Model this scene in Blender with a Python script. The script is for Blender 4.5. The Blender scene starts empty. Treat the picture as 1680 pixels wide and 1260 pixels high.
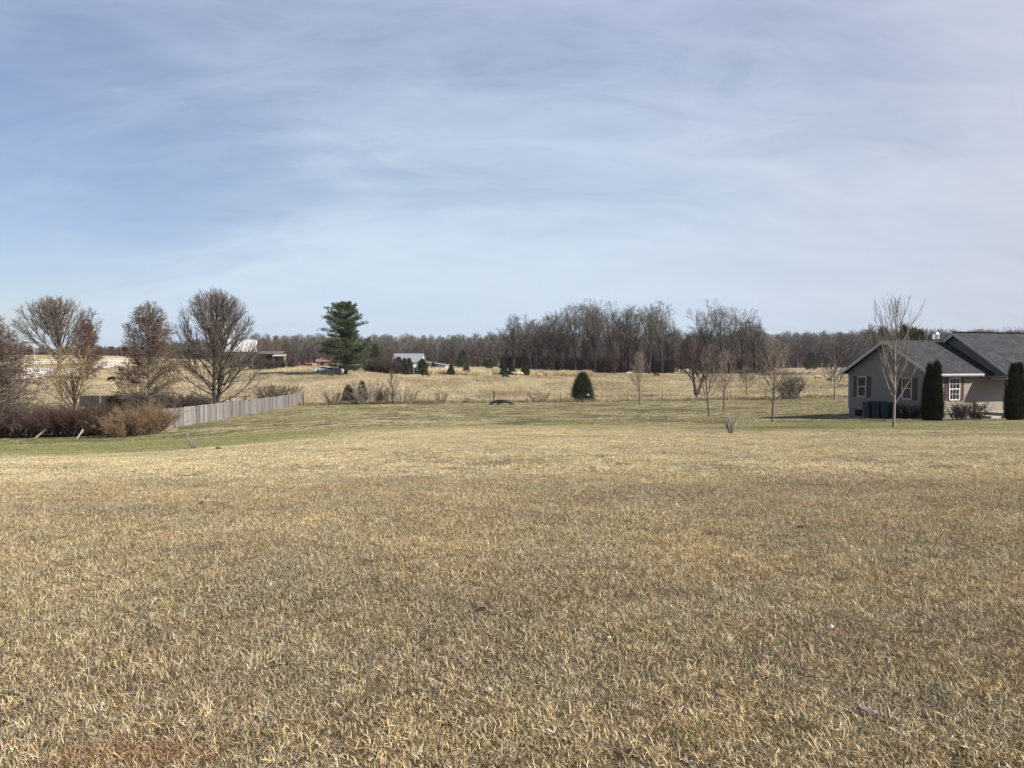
import bpy, math, random
import numpy as np
from mathutils import Vector, Matrix, Euler

# ---------------------------------------------------------------- camera, sky, sun
SC = bpy.context.scene
COL = SC.collection
FPX = 1245.0                      # focal length in photo pixels (1680 wide)
EYE = 1.6
PITCH = math.atan((630 - 592) / FPX)
cam_d = bpy.data.cameras.new('camera')
cam_d.sensor_width = 36.0
cam_d.lens = 36.0 * FPX / 1680.0
cam_d.clip_start = 0.1
cam_d.clip_end = 9000
cam = bpy.data.objects.new('camera', cam_d)
cam.location = (0, 0, EYE)
cam.rotation_euler = (math.pi / 2 - PITCH, 0, 0)
COL.objects.link(cam)
SC.camera = cam
SC.render.resolution_x, SC.render.resolution_y = 1024, 768
SC.view_settings.view_transform = 'Standard'
SC.view_settings.look = 'None'
SC.view_settings.gamma = 1
SC.view_settings.exposure = 0.45
try:
    SC.cycles.max_bounces = 6
    SC.cycles.diffuse_bounces = 3
    SC.cycles.transparent_max_bounces = 8
    SC.cycles.caustics_reflective = SC.cycles.caustics_refractive = False
except Exception:
    pass

SUN_EL = math.radians(34)
SUN_TH = math.radians(-24.0)       # angle of the sun from +X, in plan
sun_d = bpy.data.lights.new('sun', 'SUN')
sun_d.energy = 5.0
sun_d.angle = math.radians(0.6)
sun_d.color = (1.0, 0.93, 0.83)
sun = bpy.data.objects.new('sun', sun_d)
sdir = Vector((math.cos(SUN_TH) * math.cos(SUN_EL), math.sin(SUN_TH) * math.cos(SUN_EL), math.sin(SUN_EL)))
sun.rotation_euler = sdir.to_track_quat('Z', 'Y').to_euler()
sun.location = (60, -10, 60)
COL.objects.link(sun)

world = bpy.data.worlds.new("World")
SC.world = world
world.use_nodes = True
wt = world.node_tree
wt.nodes.clear()


def N(t, kind, **kw):
    n = t.nodes.new(kind)
    for k, v in kw.items():
        if k.startswith('i_'):
            n.inputs[k[2:].replace('_', ' ')].default_value = v
        else:
            setattr(n, k, v)
    return n


def math_node(t, op, a, b=None, c=None, clamp=False):
    n = t.nodes.new('ShaderNodeMath')
    n.operation = op
    n.use_clamp = clamp
    for i, v in enumerate((a, b, c)):
        if v is None:
            continue
        if isinstance(v, (int, float)):
            n.inputs[i].default_value = v
        else:
            t.links.new(v, n.inputs[i])
    return n.outputs[0]


def maprange(t, v, a, b, c=0.0, d=1.0, smooth=True):
    n = t.nodes.new('ShaderNodeMapRange')
    n.interpolation_type = 'SMOOTHSTEP' if smooth else 'LINEAR'
    t.links.new(v, n.inputs[0])
    for i, x in zip((1, 2, 3, 4), (a, b, c, d)):
        n.inputs[i].default_value = x
    return n.outputs[0]


def mixc(t, f, a, b, mode='MIX'):
    n = t.nodes.new('ShaderNodeMix')
    n.data_type = 'RGBA'
    n.blend_type = mode
    for s, v in ((n.inputs[0], f), (n.inputs[6], a), (n.inputs[7], b)):
        if isinstance(v, (int, float)):
            s.default_value = v
        elif isinstance(v, (tuple, list)):
            s.default_value = tuple(v) + ((1.0,) if len(v) == 3 else ())
        else:
            t.links.new(v, s)
    return n.outputs[2]


def noise(t, vec, scale, detail=3.0, rough=0.55, dist=0.0):
    n = t.nodes.new('ShaderNodeTexNoise')
    n.inputs['Scale'].default_value = scale
    n.inputs['Detail'].default_value = detail
    n.inputs['Roughness'].default_value = rough
    n.inputs['Distortion'].default_value = dist
    if vec is not None:
        t.links.new(vec, n.inputs['Vector'])
    return n.outputs[0]


def mapping(t, vec, scale=(1, 1, 1), rot=(0, 0, 0), loc=(0, 0, 0)):
    n = t.nodes.new('ShaderNodeMapping')
    n.inputs['Scale'].default_value = scale
    n.inputs['Rotation'].default_value = rot
    n.inputs['Location'].default_value = loc
    t.links.new(vec, n.inputs['Vector'])
    return n.outputs[0]


sky = N(wt, 'ShaderNodeTexSky', sky_type='NISHITA', sun_disc=False)
sky.sun_elevation = SUN_EL
sky.sun_rotation = math.pi / 2 - SUN_TH
sky.air_density = 1.0
sky.dust_density = 0.6
sky.ozone_density = 3.0
SKY_S = 0.080
tc = N(wt, 'ShaderNodeTexCoord')
sep = N(wt, 'ShaderNodeSeparateXYZ')
wt.links.new(tc.outputs['Generated'], sep.inputs[0])
zz = math_node(wt, 'MAXIMUM', sep.outputs[2], 0.0)
den = math_node(wt, 'ADD', zz, 0.30)
cx = math_node(wt, 'DIVIDE', sep.outputs[0], den)
cy = math_node(wt, 'DIVIDE', sep.outputs[1], den)
comb = N(wt, 'ShaderNodeCombineXYZ')
wt.links.new(cx, comb.inputs[0])
wt.links.new(cy, comb.inputs[1])
# wind-drawn cirrus in the cloud layer: broad soft bands, ragged wisps, fine fibres
st1 = noise(wt, mapping(wt, comb.outputs[0], (0.8, 2.2, 1), (0, 0, math.radians(-33))), 1.0, 8, 0.60, 0.6)
st2 = noise(wt, mapping(wt, comb.outputs[0], (2.2, 5.5, 1), (0, 0, math.radians(-20)), (3, 1, 0)), 1.0, 8, 0.62, 0.8)
big = noise(wt, mapping(wt, comb.outputs[0], (0.55, 0.9, 1), (0, 0, math.radians(-25)), (1.5, 2.2, 0)), 1.0, 3, 0.5, 0.3)
veil = math_node(wt, 'ADD', math_node(wt, 'MULTIPLY', st1, 0.46), math_node(wt, 'MULTIPLY', st2, 0.34))
veil = math_node(wt, 'ADD', math_node(wt, 'ADD', veil, math_node(wt, 'MULTIPLY', big, 0.4)), -0.03)
side = maprange(wt, sep.outputs[0], -0.60, 0.40, -0.10, 0.12, False)
low = maprange(wt, sep.outputs[2], 0.05, 0.40, 0.40, 0.07)
# the one real gap in the veil, low in the north-west
gx = math_node(wt, 'DIVIDE', math_node(wt, 'ADD', sep.outputs[0], 0.66), 0.38)
gz = math_node(wt, 'DIVIDE', math_node(wt, 'SUBTRACT', math_node(wt, 'ADD', sep.outputs[2], math_node(wt, "MULTIPLY", sep.outputs[0], -0.30)), 0.31), 0.15)
gap = maprange(wt, math_node(wt, 'ADD', math_node(wt, 'MULTIPLY', gx, gx), math_node(wt, 'MULTIPLY', gz, gz)), 0.0, 1.7, 0.40, 0.0)
veil = math_node(wt, 'SUBTRACT', math_node(wt, 'ADD', math_node(wt, 'ADD', veil, side), low), gap)
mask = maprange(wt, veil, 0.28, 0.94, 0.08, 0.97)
mask = math_node(wt, 'MULTIPLY', mask, maprange(wt, sep.outputs[2], 0.46, 0.72, 1.0, 0.12))  # unseen veil overhead thinned on purpose, to lower ambient light and deepen shade
mask = math_node(wt, 'MULTIPLY', mask, maprange(wt, sep.outputs[1], -0.35, 0.35, 0.25, 1.0))  # unseen veil behind the camera thinned too, for the same weaker ambient light
skc = mixc(wt, 1.0, sky.outputs[0], (SKY_S * 1.02, SKY_S * 0.94, SKY_S * 1.0), 'MULTIPLY')
cldn = mixc(wt, maprange(wt, sep.outputs[2], 0.14, 0.50), (0.44, 0.528, 0.63), (0.36, 0.415, 0.56))
cld = mixc(wt, maprange(wt, sep.outputs[0], 0.05, 0.75), cldn, (0.42, 0.445, 0.52))
cld = mixc(wt, 1.0, cld, mixc(wt, maprange(wt, math_node(wt, 'ADD', math_node(wt, 'MULTIPLY', st1, 0.5), math_node(wt, 'MULTIPLY', st2, 0.5)), 0.36, 0.64), (1.00, 1.005, 1.015), (1.09, 1.075, 1.06)), 'MULTIPLY')
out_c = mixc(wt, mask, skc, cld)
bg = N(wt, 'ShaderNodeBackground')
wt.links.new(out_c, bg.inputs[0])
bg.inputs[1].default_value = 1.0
wo = N(wt, 'ShaderNodeOutputWorld')
wt.links.new(bg.outputs[0], wo.inputs[0])


# ---------------------------------------------------------------- pixel <-> place helpers
def ray(px, row):
    u = (px - 840) / FPX
    v = (630 - row) / FPX
    y = math.cos(PITCH) + v * math.sin(PITCH)
    z = -math.sin(PITCH) + v * math.cos(PITCH)
    return u / y, z / y           # per metre of depth


DEP = [0, 5, 10, 20, 30, 46, 60, 80, 103, 130, 165, 200, 250, 320, 420, 600, 1000, 3000]
PRO = {
    -900: [0, -.1, -.3, -1.3, -2.3, -3.4, -4.0, -4.4, -4.3, -3.3, -1.2, 1.0, 3.0, 4, 4.5, 5, 6, 6],
    0:    [0, -.1, -.3, -1.15, -2.2, -3.5, -4.1, -4.5, -4.3, -3.6, -1.9, 0.6, 3.0, 4, 4.5, 5, 6, 6],
    150:  [0, -.1, -.3, -1.1, -2.1, -3.35, -3.9, -4.4, -4.2, -3.5, -2.2, 0.0, 3.5, 4.4, 4.5, 5, 6, 6],
    350:  [0, -.1, -.28, -.98, -1.85, -2.95, -3.6, -4.2, -4.3, -3.7, -2.0, -0.5, 0.8, 1.5, 2, 3, 5, 6],
    500:  [0, -.08, -.25, -.88, -1.55, -2.5, -3.1, -3.8, -4.3, -3.5, -0.9, 0.0, 0.2, 0.3, 0.5, 2, 5, 6],
    600:  [0, -.08, -.24, -.84, -1.48, -2.4, -2.95, -3.6, -4.1, -3.6, -1.0, -0.4, -0.3, -0.3, 0, 2, 5, 6],
    700:  [0, -.08, -.24, -.82, -1.45, -2.35, -2.9, -3.5, -3.95, -3.8, -3.0, -2.0, -1.5, -1.3, -1, 1, 5, 6],
    960:  [0, -.08, -.24, -.8, -1.4, -2.25, -2.75, -3.3, -3.75, -3.9, -3.7, -3.3, -2.7, -2.4, -2, 0, 4, 6],
    1200: [0, -.08, -.24, -.8, -1.38, -2.2, -2.65, -3.05, -3.35, -3.6, -3.6, -3.3, -2.9, -2.9, -2.7, -1, 4, 6],
    1400: [0, -.07, -.22, -.75, -1.3, -2.05, -2.4, -2.65, -2.85, -3.1, -3.1, -2.9, -2.5, -1.9, -1.5, 0, 4, 6],
    1680: [0, -.07, -.2, -.68, -1.2, -1.9, -2.15, -2.3, -2.5, -2.7, -2.7, -2.5, -2.2, -1.7, -1.4, 0, 4, 6],
    2600: [0, -.07, -.2, -.6, -1.1, -1.7, -1.9, -2.1, -2.3, -2.5, -2.5, -2.3, -2.0, -1.6, -1.2, 0, 4, 6],
}
NS, NCC = 500, 141
_s = np.linspace(0, math.log(1 + 3000 / 12.0), NS)
_d = 12.0 * (np.exp(_s) - 1)
_cols = np.array(sorted(PRO))
_tab = np.array([np.interp(_d, DEP, PRO[c]) for c in _cols])
_cf = np.linspace(-900, 2600, NCC)
TAB = np.array([[0.0] * NS for _ in _cf])
for j in range(NS):
    TAB[:, j] = np.interp(_cf, _cols, _tab[:, j])
_k = np.exp(-0.5 * (np.arange(-12, 13) / 5.0) ** 2); _k /= _k.sum()
for i in range(NCC):
    TAB[i] = np.convolve(np.pad(TAB[i], 12, mode='edge'), _k, 'valid')
_k = np.exp(-0.5 * (np.arange(-6, 7) / 2.5) ** 2); _k /= _k.sum()
for j in range(NS):
    TAB[:, j] = np.convolve(np.pad(TAB[:, j], 6, mode='edge'), _k, 'valid')


def ZA(x, y):
    x = np.asarray(x, float); y = np.asarray(y, float)
    yy = np.maximum(y, 0.0)
    c = 840 + FPX * x / np.maximum(yy, 14.0)
    ci = np.clip((c + 900) / 3500 * (NCC - 1), 0, NCC - 1.001)
    si = np.clip(np.log(1 + yy / 12.0) / _s[-1] * (NS - 1), 0, NS - 1.001)
    i = ci.astype(int); j = si.astype(int); a = ci - i; b = si - j
    z = (TAB[i, j] * (1 - a) * (1 - b) + TAB[i + 1, j] * a * (1 - b) + TAB[i, j + 1] * (1 - a) * b + TAB[i + 1, j + 1] * a * b)
    z = z + 0.012 * np.sin(x * 1.7 + 0.3 * y) * np.sin(y * 1.3 + 1) + 0.02 * np.sin(x * .45 + 2) * np.sin(y * .37)
    z = z + 0.10 * np.sin(x * .09 + 1) * np.sin(y * .07) * np.clip(yy / 100, 0, 1)
    return z


def Z(x, y):
    return float(ZA(x, y))


def hit(px, row, dmin=3.0, dmax=700.0):
    """the place on the ground seen at a photo pixel"""
    ux, uz = ray(px, row)
    d = dmin
    prev = d
    while d < dmax:
        if EYE + uz * d <= Z(ux * d, d):
            lo, hi = prev, d
            for _ in range(30):
                m = (lo + hi) / 2
                if EYE + uz * m <= Z(ux * m, m):
                    hi = m
                else:
                    lo = m
            d = hi
            return Vector((ux * d, d, Z(ux * d, d)))
        prev = d
        d *= 1.01
    return Vector((ux * dmax, dmax, Z(ux * dmax, dmax)))


def at(px, D, dz=0.0):
    x = (px - 840) / FPX * D
    return Vector((x, D, Z(x, D) + dz))


def zrow(row, D):
    return EYE + ray(840, row)[1] * D


# ---------------------------------------------------------------- object helpers
def tag(o, label=None, cat=None, group=None, kind=None):
    if label: o['label'] = label
    if cat: o['category'] = cat
    if group: o['group'] = group
    if kind: o['kind'] = kind
    return o


def empty(name, loc, rz=0.0, label=None, cat=None, group=None):
    o = bpy.data.objects.new(name, None)
    o.location = loc
    o.rotation_euler = (0, 0, rz)
    o.empty_display_size = 0.3
    COL.objects.link(o)
    return tag(o, label, cat, group)


def link_mesh(name, me, parent=None):
    o = bpy.data.objects.new(name, me)
    COL.objects.link(o)
    if parent: o.parent = parent
    return o


def np_mesh(name, V, faces, mat=None, smooth=False, attr=None):
    """faces: list of int arrays (n,k)"""
    me = bpy.data.meshes.new(name)
    V = np.ascontiguousarray(V, dtype=np.float32)
    me.vertices.add(len(V))
    me.vertices.foreach_set('co', V.ravel())
    faces = [f for f in faces if len(f)]
    if faces:
        tot = np.concatenate([np.full(len(f), f.shape[1], np.int32) for f in faces])
        vi = np.concatenate([f.ravel() for f in faces]).astype(np.int32)
        me.loops.add(len(vi))
        me.loops.foreach_set('vertex_index', vi)
        me.polygons.add(len(tot))
        me.polygons.foreach_set('loop_start', np.concatenate([[0], np.cumsum(tot)[:-1]]).astype(np.int32))
        try:
            me.polygons.foreach_set('loop_total', tot)
        except Exception:
            pass
        me.polygons.foreach_set('use_smooth', np.full(len(tot), smooth, bool))
    if attr:
        for nm, (typ, data) in attr.items():
            a = me.attributes.new(nm, typ, 'POINT')
            key = {'FLOAT_COLOR': 'color', 'FLOAT_VECTOR': 'vector'}.get(typ, 'value')
            a.data.foreach_set(key, np.ascontiguousarray(data, dtype=np.int32 if typ == 'INT' else np.float32).ravel())
    me.update(calc_edges=True)
    me.validate()
    if mat: me.materials.append(mat)
    return me


class MB:
    """collects simple solids, builds ONE mesh"""
    def __init__(s):
        s.v = []; s.f = []; s.t = []; s.tone = 0.5

    def add(s, vs, fs):
        b = len(s.v)
        s.v += [tuple(v) for v in vs]
        s.t += [s.tone] * len(vs)
        s.f += [[b + i for i in f] for f in fs]
        return s

    def box(s, c, d, rz=0.0, M=None):
        hx, hy, hz = d[0] / 2, d[1] / 2, d[2] / 2
        vs = []
        R = M if M is not None else Matrix.Rotation(rz, 3, 'Z')
        for x, y, z in ((-1, -1, -1), (1, -1, -1), (1, 1, -1), (-1, 1, -1), (-1, -1, 1), (1, -1, 1), (1, 1, 1), (-1, 1, 1)):
            vs.append(R @ Vector((x * hx, y * hy, z * hz)) + Vector(c))
        return s.add(vs, [(0, 3, 2, 1), (4, 5, 6, 7), (0, 1, 5, 4), (1, 2, 6, 5), (2, 3, 7, 6), (3, 0, 4, 7)])

    def bar(s, a, b, w, h=None, r=None, n=8, r2=None):
        """a bar between two points: w x h rectangular, or round with radius r"""
        a = Vector(a); b = Vector(b); d = (b - a)
        L = d.length
        d.normalize()
        up = Vector((0, 0, 1)) if abs(d.z) < 0.95 else Vector((1, 0, 0))
        x = d.cross(up).normalized(); y = x.cross(d).normalized()
        vs = []
        if r is not None:
            r2 = r if r2 is None else r2
            for p, rr in ((a, r), (b, r2)):
                for k in range(n):
                    t = 2 * math.pi * k / n
                    vs.append(p + x * math.cos(t) * rr + y * math.sin(t) * rr)
            fs = [(k, (k + 1) % n, n + (k + 1) % n, n + k) for k in range(n)] + [tuple(range(n - 1, -1, -1)), tuple(range(n, 2 * n))]
        else:
            h = h or w
            for p in (a, b):
                for q, w_ in ((-1, -1), (1, -1), (1, 1), (-1, 1)):
                    vs.append(p + x * q * w / 2 + y * w_ * h / 2)
            fs = [(0, 1, 5, 4), (1, 2, 6, 5), (2, 3, 7, 6), (3, 0, 4, 7), (3, 2, 1, 0), (4, 5, 6, 7)]
        return s.add(vs, fs)

    def poly(s, pts, thick):
        """flat outline pts (3-D, planar) given a thickness vector"""
        n = len(pts)
        t = Vector(thick)
        vs = [Vector(p) for p in pts] + [Vector(p) + t for p in pts]
        return s.add(vs, [tuple(range(n - 1, -1, -1)), tuple(range(n, 2 * n))] + [(k, (k + 1) % n, n + (k + 1) % n, n + k) for k in range(n)])

    def lathe(s, c, prof, n=16):
        c = Vector(c)
        vs = []
        for r, z in prof:
            for k in range(n):
                t = 2 * math.pi * k / n
                vs.append(c + Vector((r * math.cos(t), r * math.sin(t), z)))
        m = len(prof)
        fs = [(i * n + k, i * n + (k + 1) % n, (i + 1) * n + (k + 1) % n, (i + 1) * n + k) for i in range(m - 1) for k in range(n)]
        fs += [tuple(range(n - 1, -1, -1)), tuple((m - 1) * n + k for k in range(n))]
        return s.add(vs, fs)

    def build(s, name, mat, parent=None, smooth=False, bevel=0.0):
        me = bpy.data.meshes.new(name)
        me.from_pydata([tuple(v) for v in s.v], [], s.f)
        a = me.attributes.new('tone', 'FLOAT', 'POINT')
        a.data.foreach_set('value', np.array(s.t, np.float32))
        me.update()
        if smooth:
            me.polygons.foreach_set('use_smooth', [True] * len(me.polygons))
        me.materials.append(mat)
        o = link_mesh(name, me, parent)
        if bevel:
            m = o.modifiers.new('bevel', 'BEVEL')
            m.width = bevel
            m.segments = 2
            m.limit_method = 'ANGLE'
        return o


def copy_tree(o, parent=None):
    c = o.copy()
    COL.objects.link(c)
    c.parent = parent
    for ch in list(KIDS.get(o.name, [])):
        k = copy_tree(ch, c)
        KIDS.setdefault(c.name, []).append(k)
    return c


KIDS = {}


def kid(parent, o):
    KIDS.setdefault(parent.name, []).append(o)
    o.parent = parent
    return o


# ---------------------------------------------------------------- materials
def base_mat(name):
    m = bpy.data.materials.new(name)
    m.use_nodes = True
    t = m.node_tree
    p = t.nodes['Principled BSDF']
    return m, t, p


def coords(t, which='Object'):
    return N(t, 'ShaderNodeTexCoord').outputs[which]


def bump(t, p, h, strength, dist=0.02):
    b = N(t, 'ShaderNodeBump')
    b.inputs['Strength'].default_value = strength
    b.inputs['Distance'].default_value = dist
    t.links.new(h, b.inputs['Height'])
    t.links.new(b.outputs[0], p.inputs['Normal'])


def mat_plain(name, col, rough=0.7, var=0.25, scale=3.0, bmp=0.3, stretch=(1, 1, 1), metal=0.0, tone=0.0, spec=0.3):
    m, t, p = base_mat(name)
    v = mapping(t, coords(t), stretch)
    n1 = noise(t, v, scale, 6, 0.6)
    n2 = noise(t, v, scale * 7, 3, 0.6)
    k = math_node(t, 'ADD', math_node(t, 'MULTIPLY', n1, 0.65), math_node(t, 'MULTIPLY', n2, 0.35))
    d = tuple(c * (1 - var) for c in col)
    b = tuple(min(1, c * (1 + var)) for c in col)
    c = mixc(t, maprange(t, k, 0.3, 0.7), d, b)
    if tone:
        a = N(t, 'ShaderNodeAttribute', attribute_name='tone')
        c = mixc(t, 1.0, c, mixc(t, maprange(t, a.outputs['Fac'], 0, 1, 0, 1, False), (1 - tone,) * 3, (1 + tone,) * 3), 'MULTIPLY')
    t.links.new(c, p.inputs['Base Color'])
    p.inputs['Roughness'].default_value = rough
    p.inputs['Metallic'].default_value = metal
    p.inputs['Specular IOR Level'].default_value = spec
    if bmp: bump(t, p, k, bmp)
    return m


def mat_bark(name, col, var=0.3, moss=None):
    m, t, p = base_mat(name)
    v = coords(t)
    n1 = noise(t, mapping(t, v, (1, 1, 0.25)), 9, 5, 0.65)
    n2 = noise(t, v, 0.9, 2)
    c = mixc(t, maprange(t, n1, 0.3, 0.7), tuple(x * (1 - var) for x in col), tuple(x * (1 + var) for x in col))
    if moss:
        c = mixc(t, maprange(t, n2, 0.45, 0.65, 0, 0.7), c, moss)
    t.links.new(c, p.inputs['Base Color'])
    p.inputs['Roughness'].default_value = 0.9
    p.inputs['Specular IOR Level'].default_value = 0.15
    bump(t, p, n1, 0.5, 0.03)
    return m


def mat_leaf(name, c1, c2, scale=1.5, rnd=True, trans=0.0):
    m, t, p = base_mat(name)
    v = coords(t)
    g = N(t, 'ShaderNodeNewGeometry')
    n1 = noise(t, v, scale, 3)
    k = math_node(t, 'ADD', math_node(t, 'MULTIPLY', n1, 0.6), math_node(t, 'MULTIPLY', g.outputs['Random Per Island'], 0.4))
    c = mixc(t, maprange(t, k, 0.25, 0.75), c1, c2)
    t.links.new(c, p.inputs['Base Color'])
    p.inputs['Roughness'].default_value = 0.7
    p.inputs['Specular IOR Level'].default_value = 0.2
    return m


# ---------------------------------------------------------------- ground
def lawn_fields(t):
    """large-scale fields of the turf, in metres of the site: how green, how bright, how earthy"""
    g = N(t, 'ShaderNodeNewGeometry')
    pos = g.outputs['Position']
    s = N(t, 'ShaderNodeSeparateXYZ')
    t.links.new(pos, s.inputs[0])
    X, Y = s.outputs[0], s.outputs[1]
    n1 = noise(t, mapping(t, pos, (0.06, 0.16, 0)), 1.0, 4, 0.6, 0.6)
    n2 = noise(t, mapping(t, pos, (0.55, 0.8, 0)), 1.0, 4, 0.65, 0.4)
    n3 = noise(t, mapping(t, pos, (1.9, 2.3, 0), loc=(5, 2, 0)), 1.0, 3, 0.6)
    far = maprange(t, Y, 22, 46, 0.0, 0.17)
    dx = math_node(t, 'DIVIDE', math_node(t, 'ADD', X, 24), 16)
    dy = math_node(t, 'DIVIDE', math_node(t, 'SUBTRACT', math_node(t, 'ADD', Y, math_node(t, 'MULTIPLY', X, 0.30)), 31.0), 11)
    r2 = math_node(t, 'ADD', math_node(t, 'MULTIPLY', dx, dx), math_node(t, 'MULTIPLY', dy, dy))
    swale = maprange(t, r2, 0.1, 1.8, 0.21, 0.0)
    rx = math_node(t, 'DIVIDE', math_node(t, 'SUBTRACT', X, 22), 12)
    ry = math_node(t, 'DIVIDE', math_node(t, 'SUBTRACT', Y, 34), 13)
    r3 = math_node(t, 'ADD', math_node(t, 'MULTIPLY', rx, rx), math_node(t, 'MULTIPLY', ry, ry))
    side = maprange(t, r3, 0.1, 1.7, 0.13, 0.0)
    q = math_node(t, 'ADD', math_node(t, 'MULTIPLY', n1, 0.70), math_node(t, 'MULTIPLY', n2, 0.30))
    q = math_node(t, 'ADD', math_node(t, 'ADD', math_node(t, 'ADD', q, far), swale), side)
    green = maprange(t, q, 0.52, 0.84, 0.0, 0.85)
    spots = maprange(t, n3, 0.56, 0.72, 0.0, 0.5)
    green = math_node(t, 'MAXIMUM', green, math_node(t, 'MULTIPLY', spots, maprange(t, Y, 18, 40, 1.0, 0.3)))
    n4 = noise(t, mapping(t, pos, (0.33, 0.5, 0), loc=(9, 4, 0)), 1.0, 5, 0.62, 0.5)
    tone = maprange(t, math_node(t, 'ADD', math_node(t, 'MULTIPLY', n4, 0.6), math_node(t, 'MULTIPLY', n3, 0.4)), 0.36, 0.64)
    ex = math_node(t, 'DIVIDE', math_node(t, 'ADD', X, 1.55), 0.34)
    ey = math_node(t, 'DIVIDE', math_node(t, 'SUBTRACT', Y, 3.08), 0.10)
    r4 = math_node(t, 'ADD', math_node(t, 'MULTIPLY', ex, ex), math_node(t, 'MULTIPLY', ey, ey))
    earth = maprange(t, math_node(t, 'ADD', r4, math_node(t, 'MULTIPLY', math_node(t, 'SUBTRACT', noise(t, pos, 22, 4, .7), 0.5), 4.0)), 0.2, 2.0, 1.0, 0.0)
    hue = maprange(t, noise(t, mapping(t, pos, (0.8, 1.1, 0), loc=(2, 7, 0)), 1.0, 4, 0.6), 0.36, 0.64)
    return pos, X, Y, green, tone, earth, hue


def make_ground_mat():
    m, t, p = base_mat('turf ground')
    pos, X, Y, green, tone, earth, n2 = lawn_fields(t)
    fine = noise(t, pos, 6.0, 8, 0.7)
    dry = mixc(t, maprange(t, fine, 0.3, 0.7), (0.045, 0.034, 0.022), (0.22, 0.172, 0.108))
    grn = mixc(t, maprange(t, fine, 0.3, 0.7), (0.075, 0.08, 0.034), (0.17, 0.165, 0.075))
    c = mixc(t, green, dry, grn)
    c = mixc(t, math_node(t, 'MULTIPLY', earth, 0.9), c, (0.20, 0.078, 0.036))
    # the rough pasture beyond the fence
    a = N(t, 'ShaderNodeAttribute', attribute_name='pasture')
    ps = noise(t, mapping(t, pos, (0.10, 0.05, 0)), 1.0, 6, 0.65, 0.5)
    ps2 = noise(t, mapping(t, pos, (0.7, 0.35, 0)), 1.0, 6, 0.7)
    k = math_node(t, 'ADD', math_node(t, 'MULTIPLY', ps, 0.6), math_node(t, 'MULTIPLY', ps2, 0.4))
    pc = mixc(t, maprange(t, k, 0.34, 0.62), (0.24, 0.19, 0.118), (0.46, 0.38, 0.25))
    pc = mixc(t, maprange(t, ps2, 0.62, 0.75, 0, 0.6), pc, (0.13, 0.12, 0.055))
    c = mixc(t, a.outputs['Fac'], c, pc)
    t.links.new(c, p.inputs['Base Color'])
    p.inputs['Roughness'].default_value = 0.95
    p.inputs['Specular IOR Level'].default_value = 0.1
    bump(t, p, fine, 0.8, 0.03)
    return m


def border_y(x):
    """depth of the line where the mown lawn meets the rough pasture"""
    return 95.0 + 5.5 * np.clip(-(x - 5) / 40.0, 0, 1.2) - 0.05 * x * (x > 0)


xs = np.sinh(np.linspace(-1, 1, 261) * 7.6) * 1.35
ys = np.concatenate([np.linspace(-30, 0, 13)[:-1], np.linspace(0, 14, 50)[:-1], 14 + np.expm1(np.linspace(0, 5.85, 260)) * 8.6])
GX, GY = np.meshgrid(xs, ys)
GZ = ZA(GX, GY)
V = np.stack([GX, GY, GZ], -1).reshape(-1, 3)
nx, ny = len(xs), len(ys)
I = (np.arange(ny - 1)[:, None] * nx + np.arange(nx - 1)[None]).ravel()
past = np.clip((GY - border_y(GX)) / 1.0, 0, 1)
hill = (GX < -30) & (GY > 96)
G_M = make_ground_mat()
me = np_mesh('ground', V, [np.stack([I, I + 1, I + nx + 1, I + nx], 1)], G_M, True, {'pasture': ('FLOAT', past.ravel())})
ground = link_mesh('ground', me)
tag(ground, 'broad mown lawn of dry winter grass running down to the pasture', 'ground', kind='structure')


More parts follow.
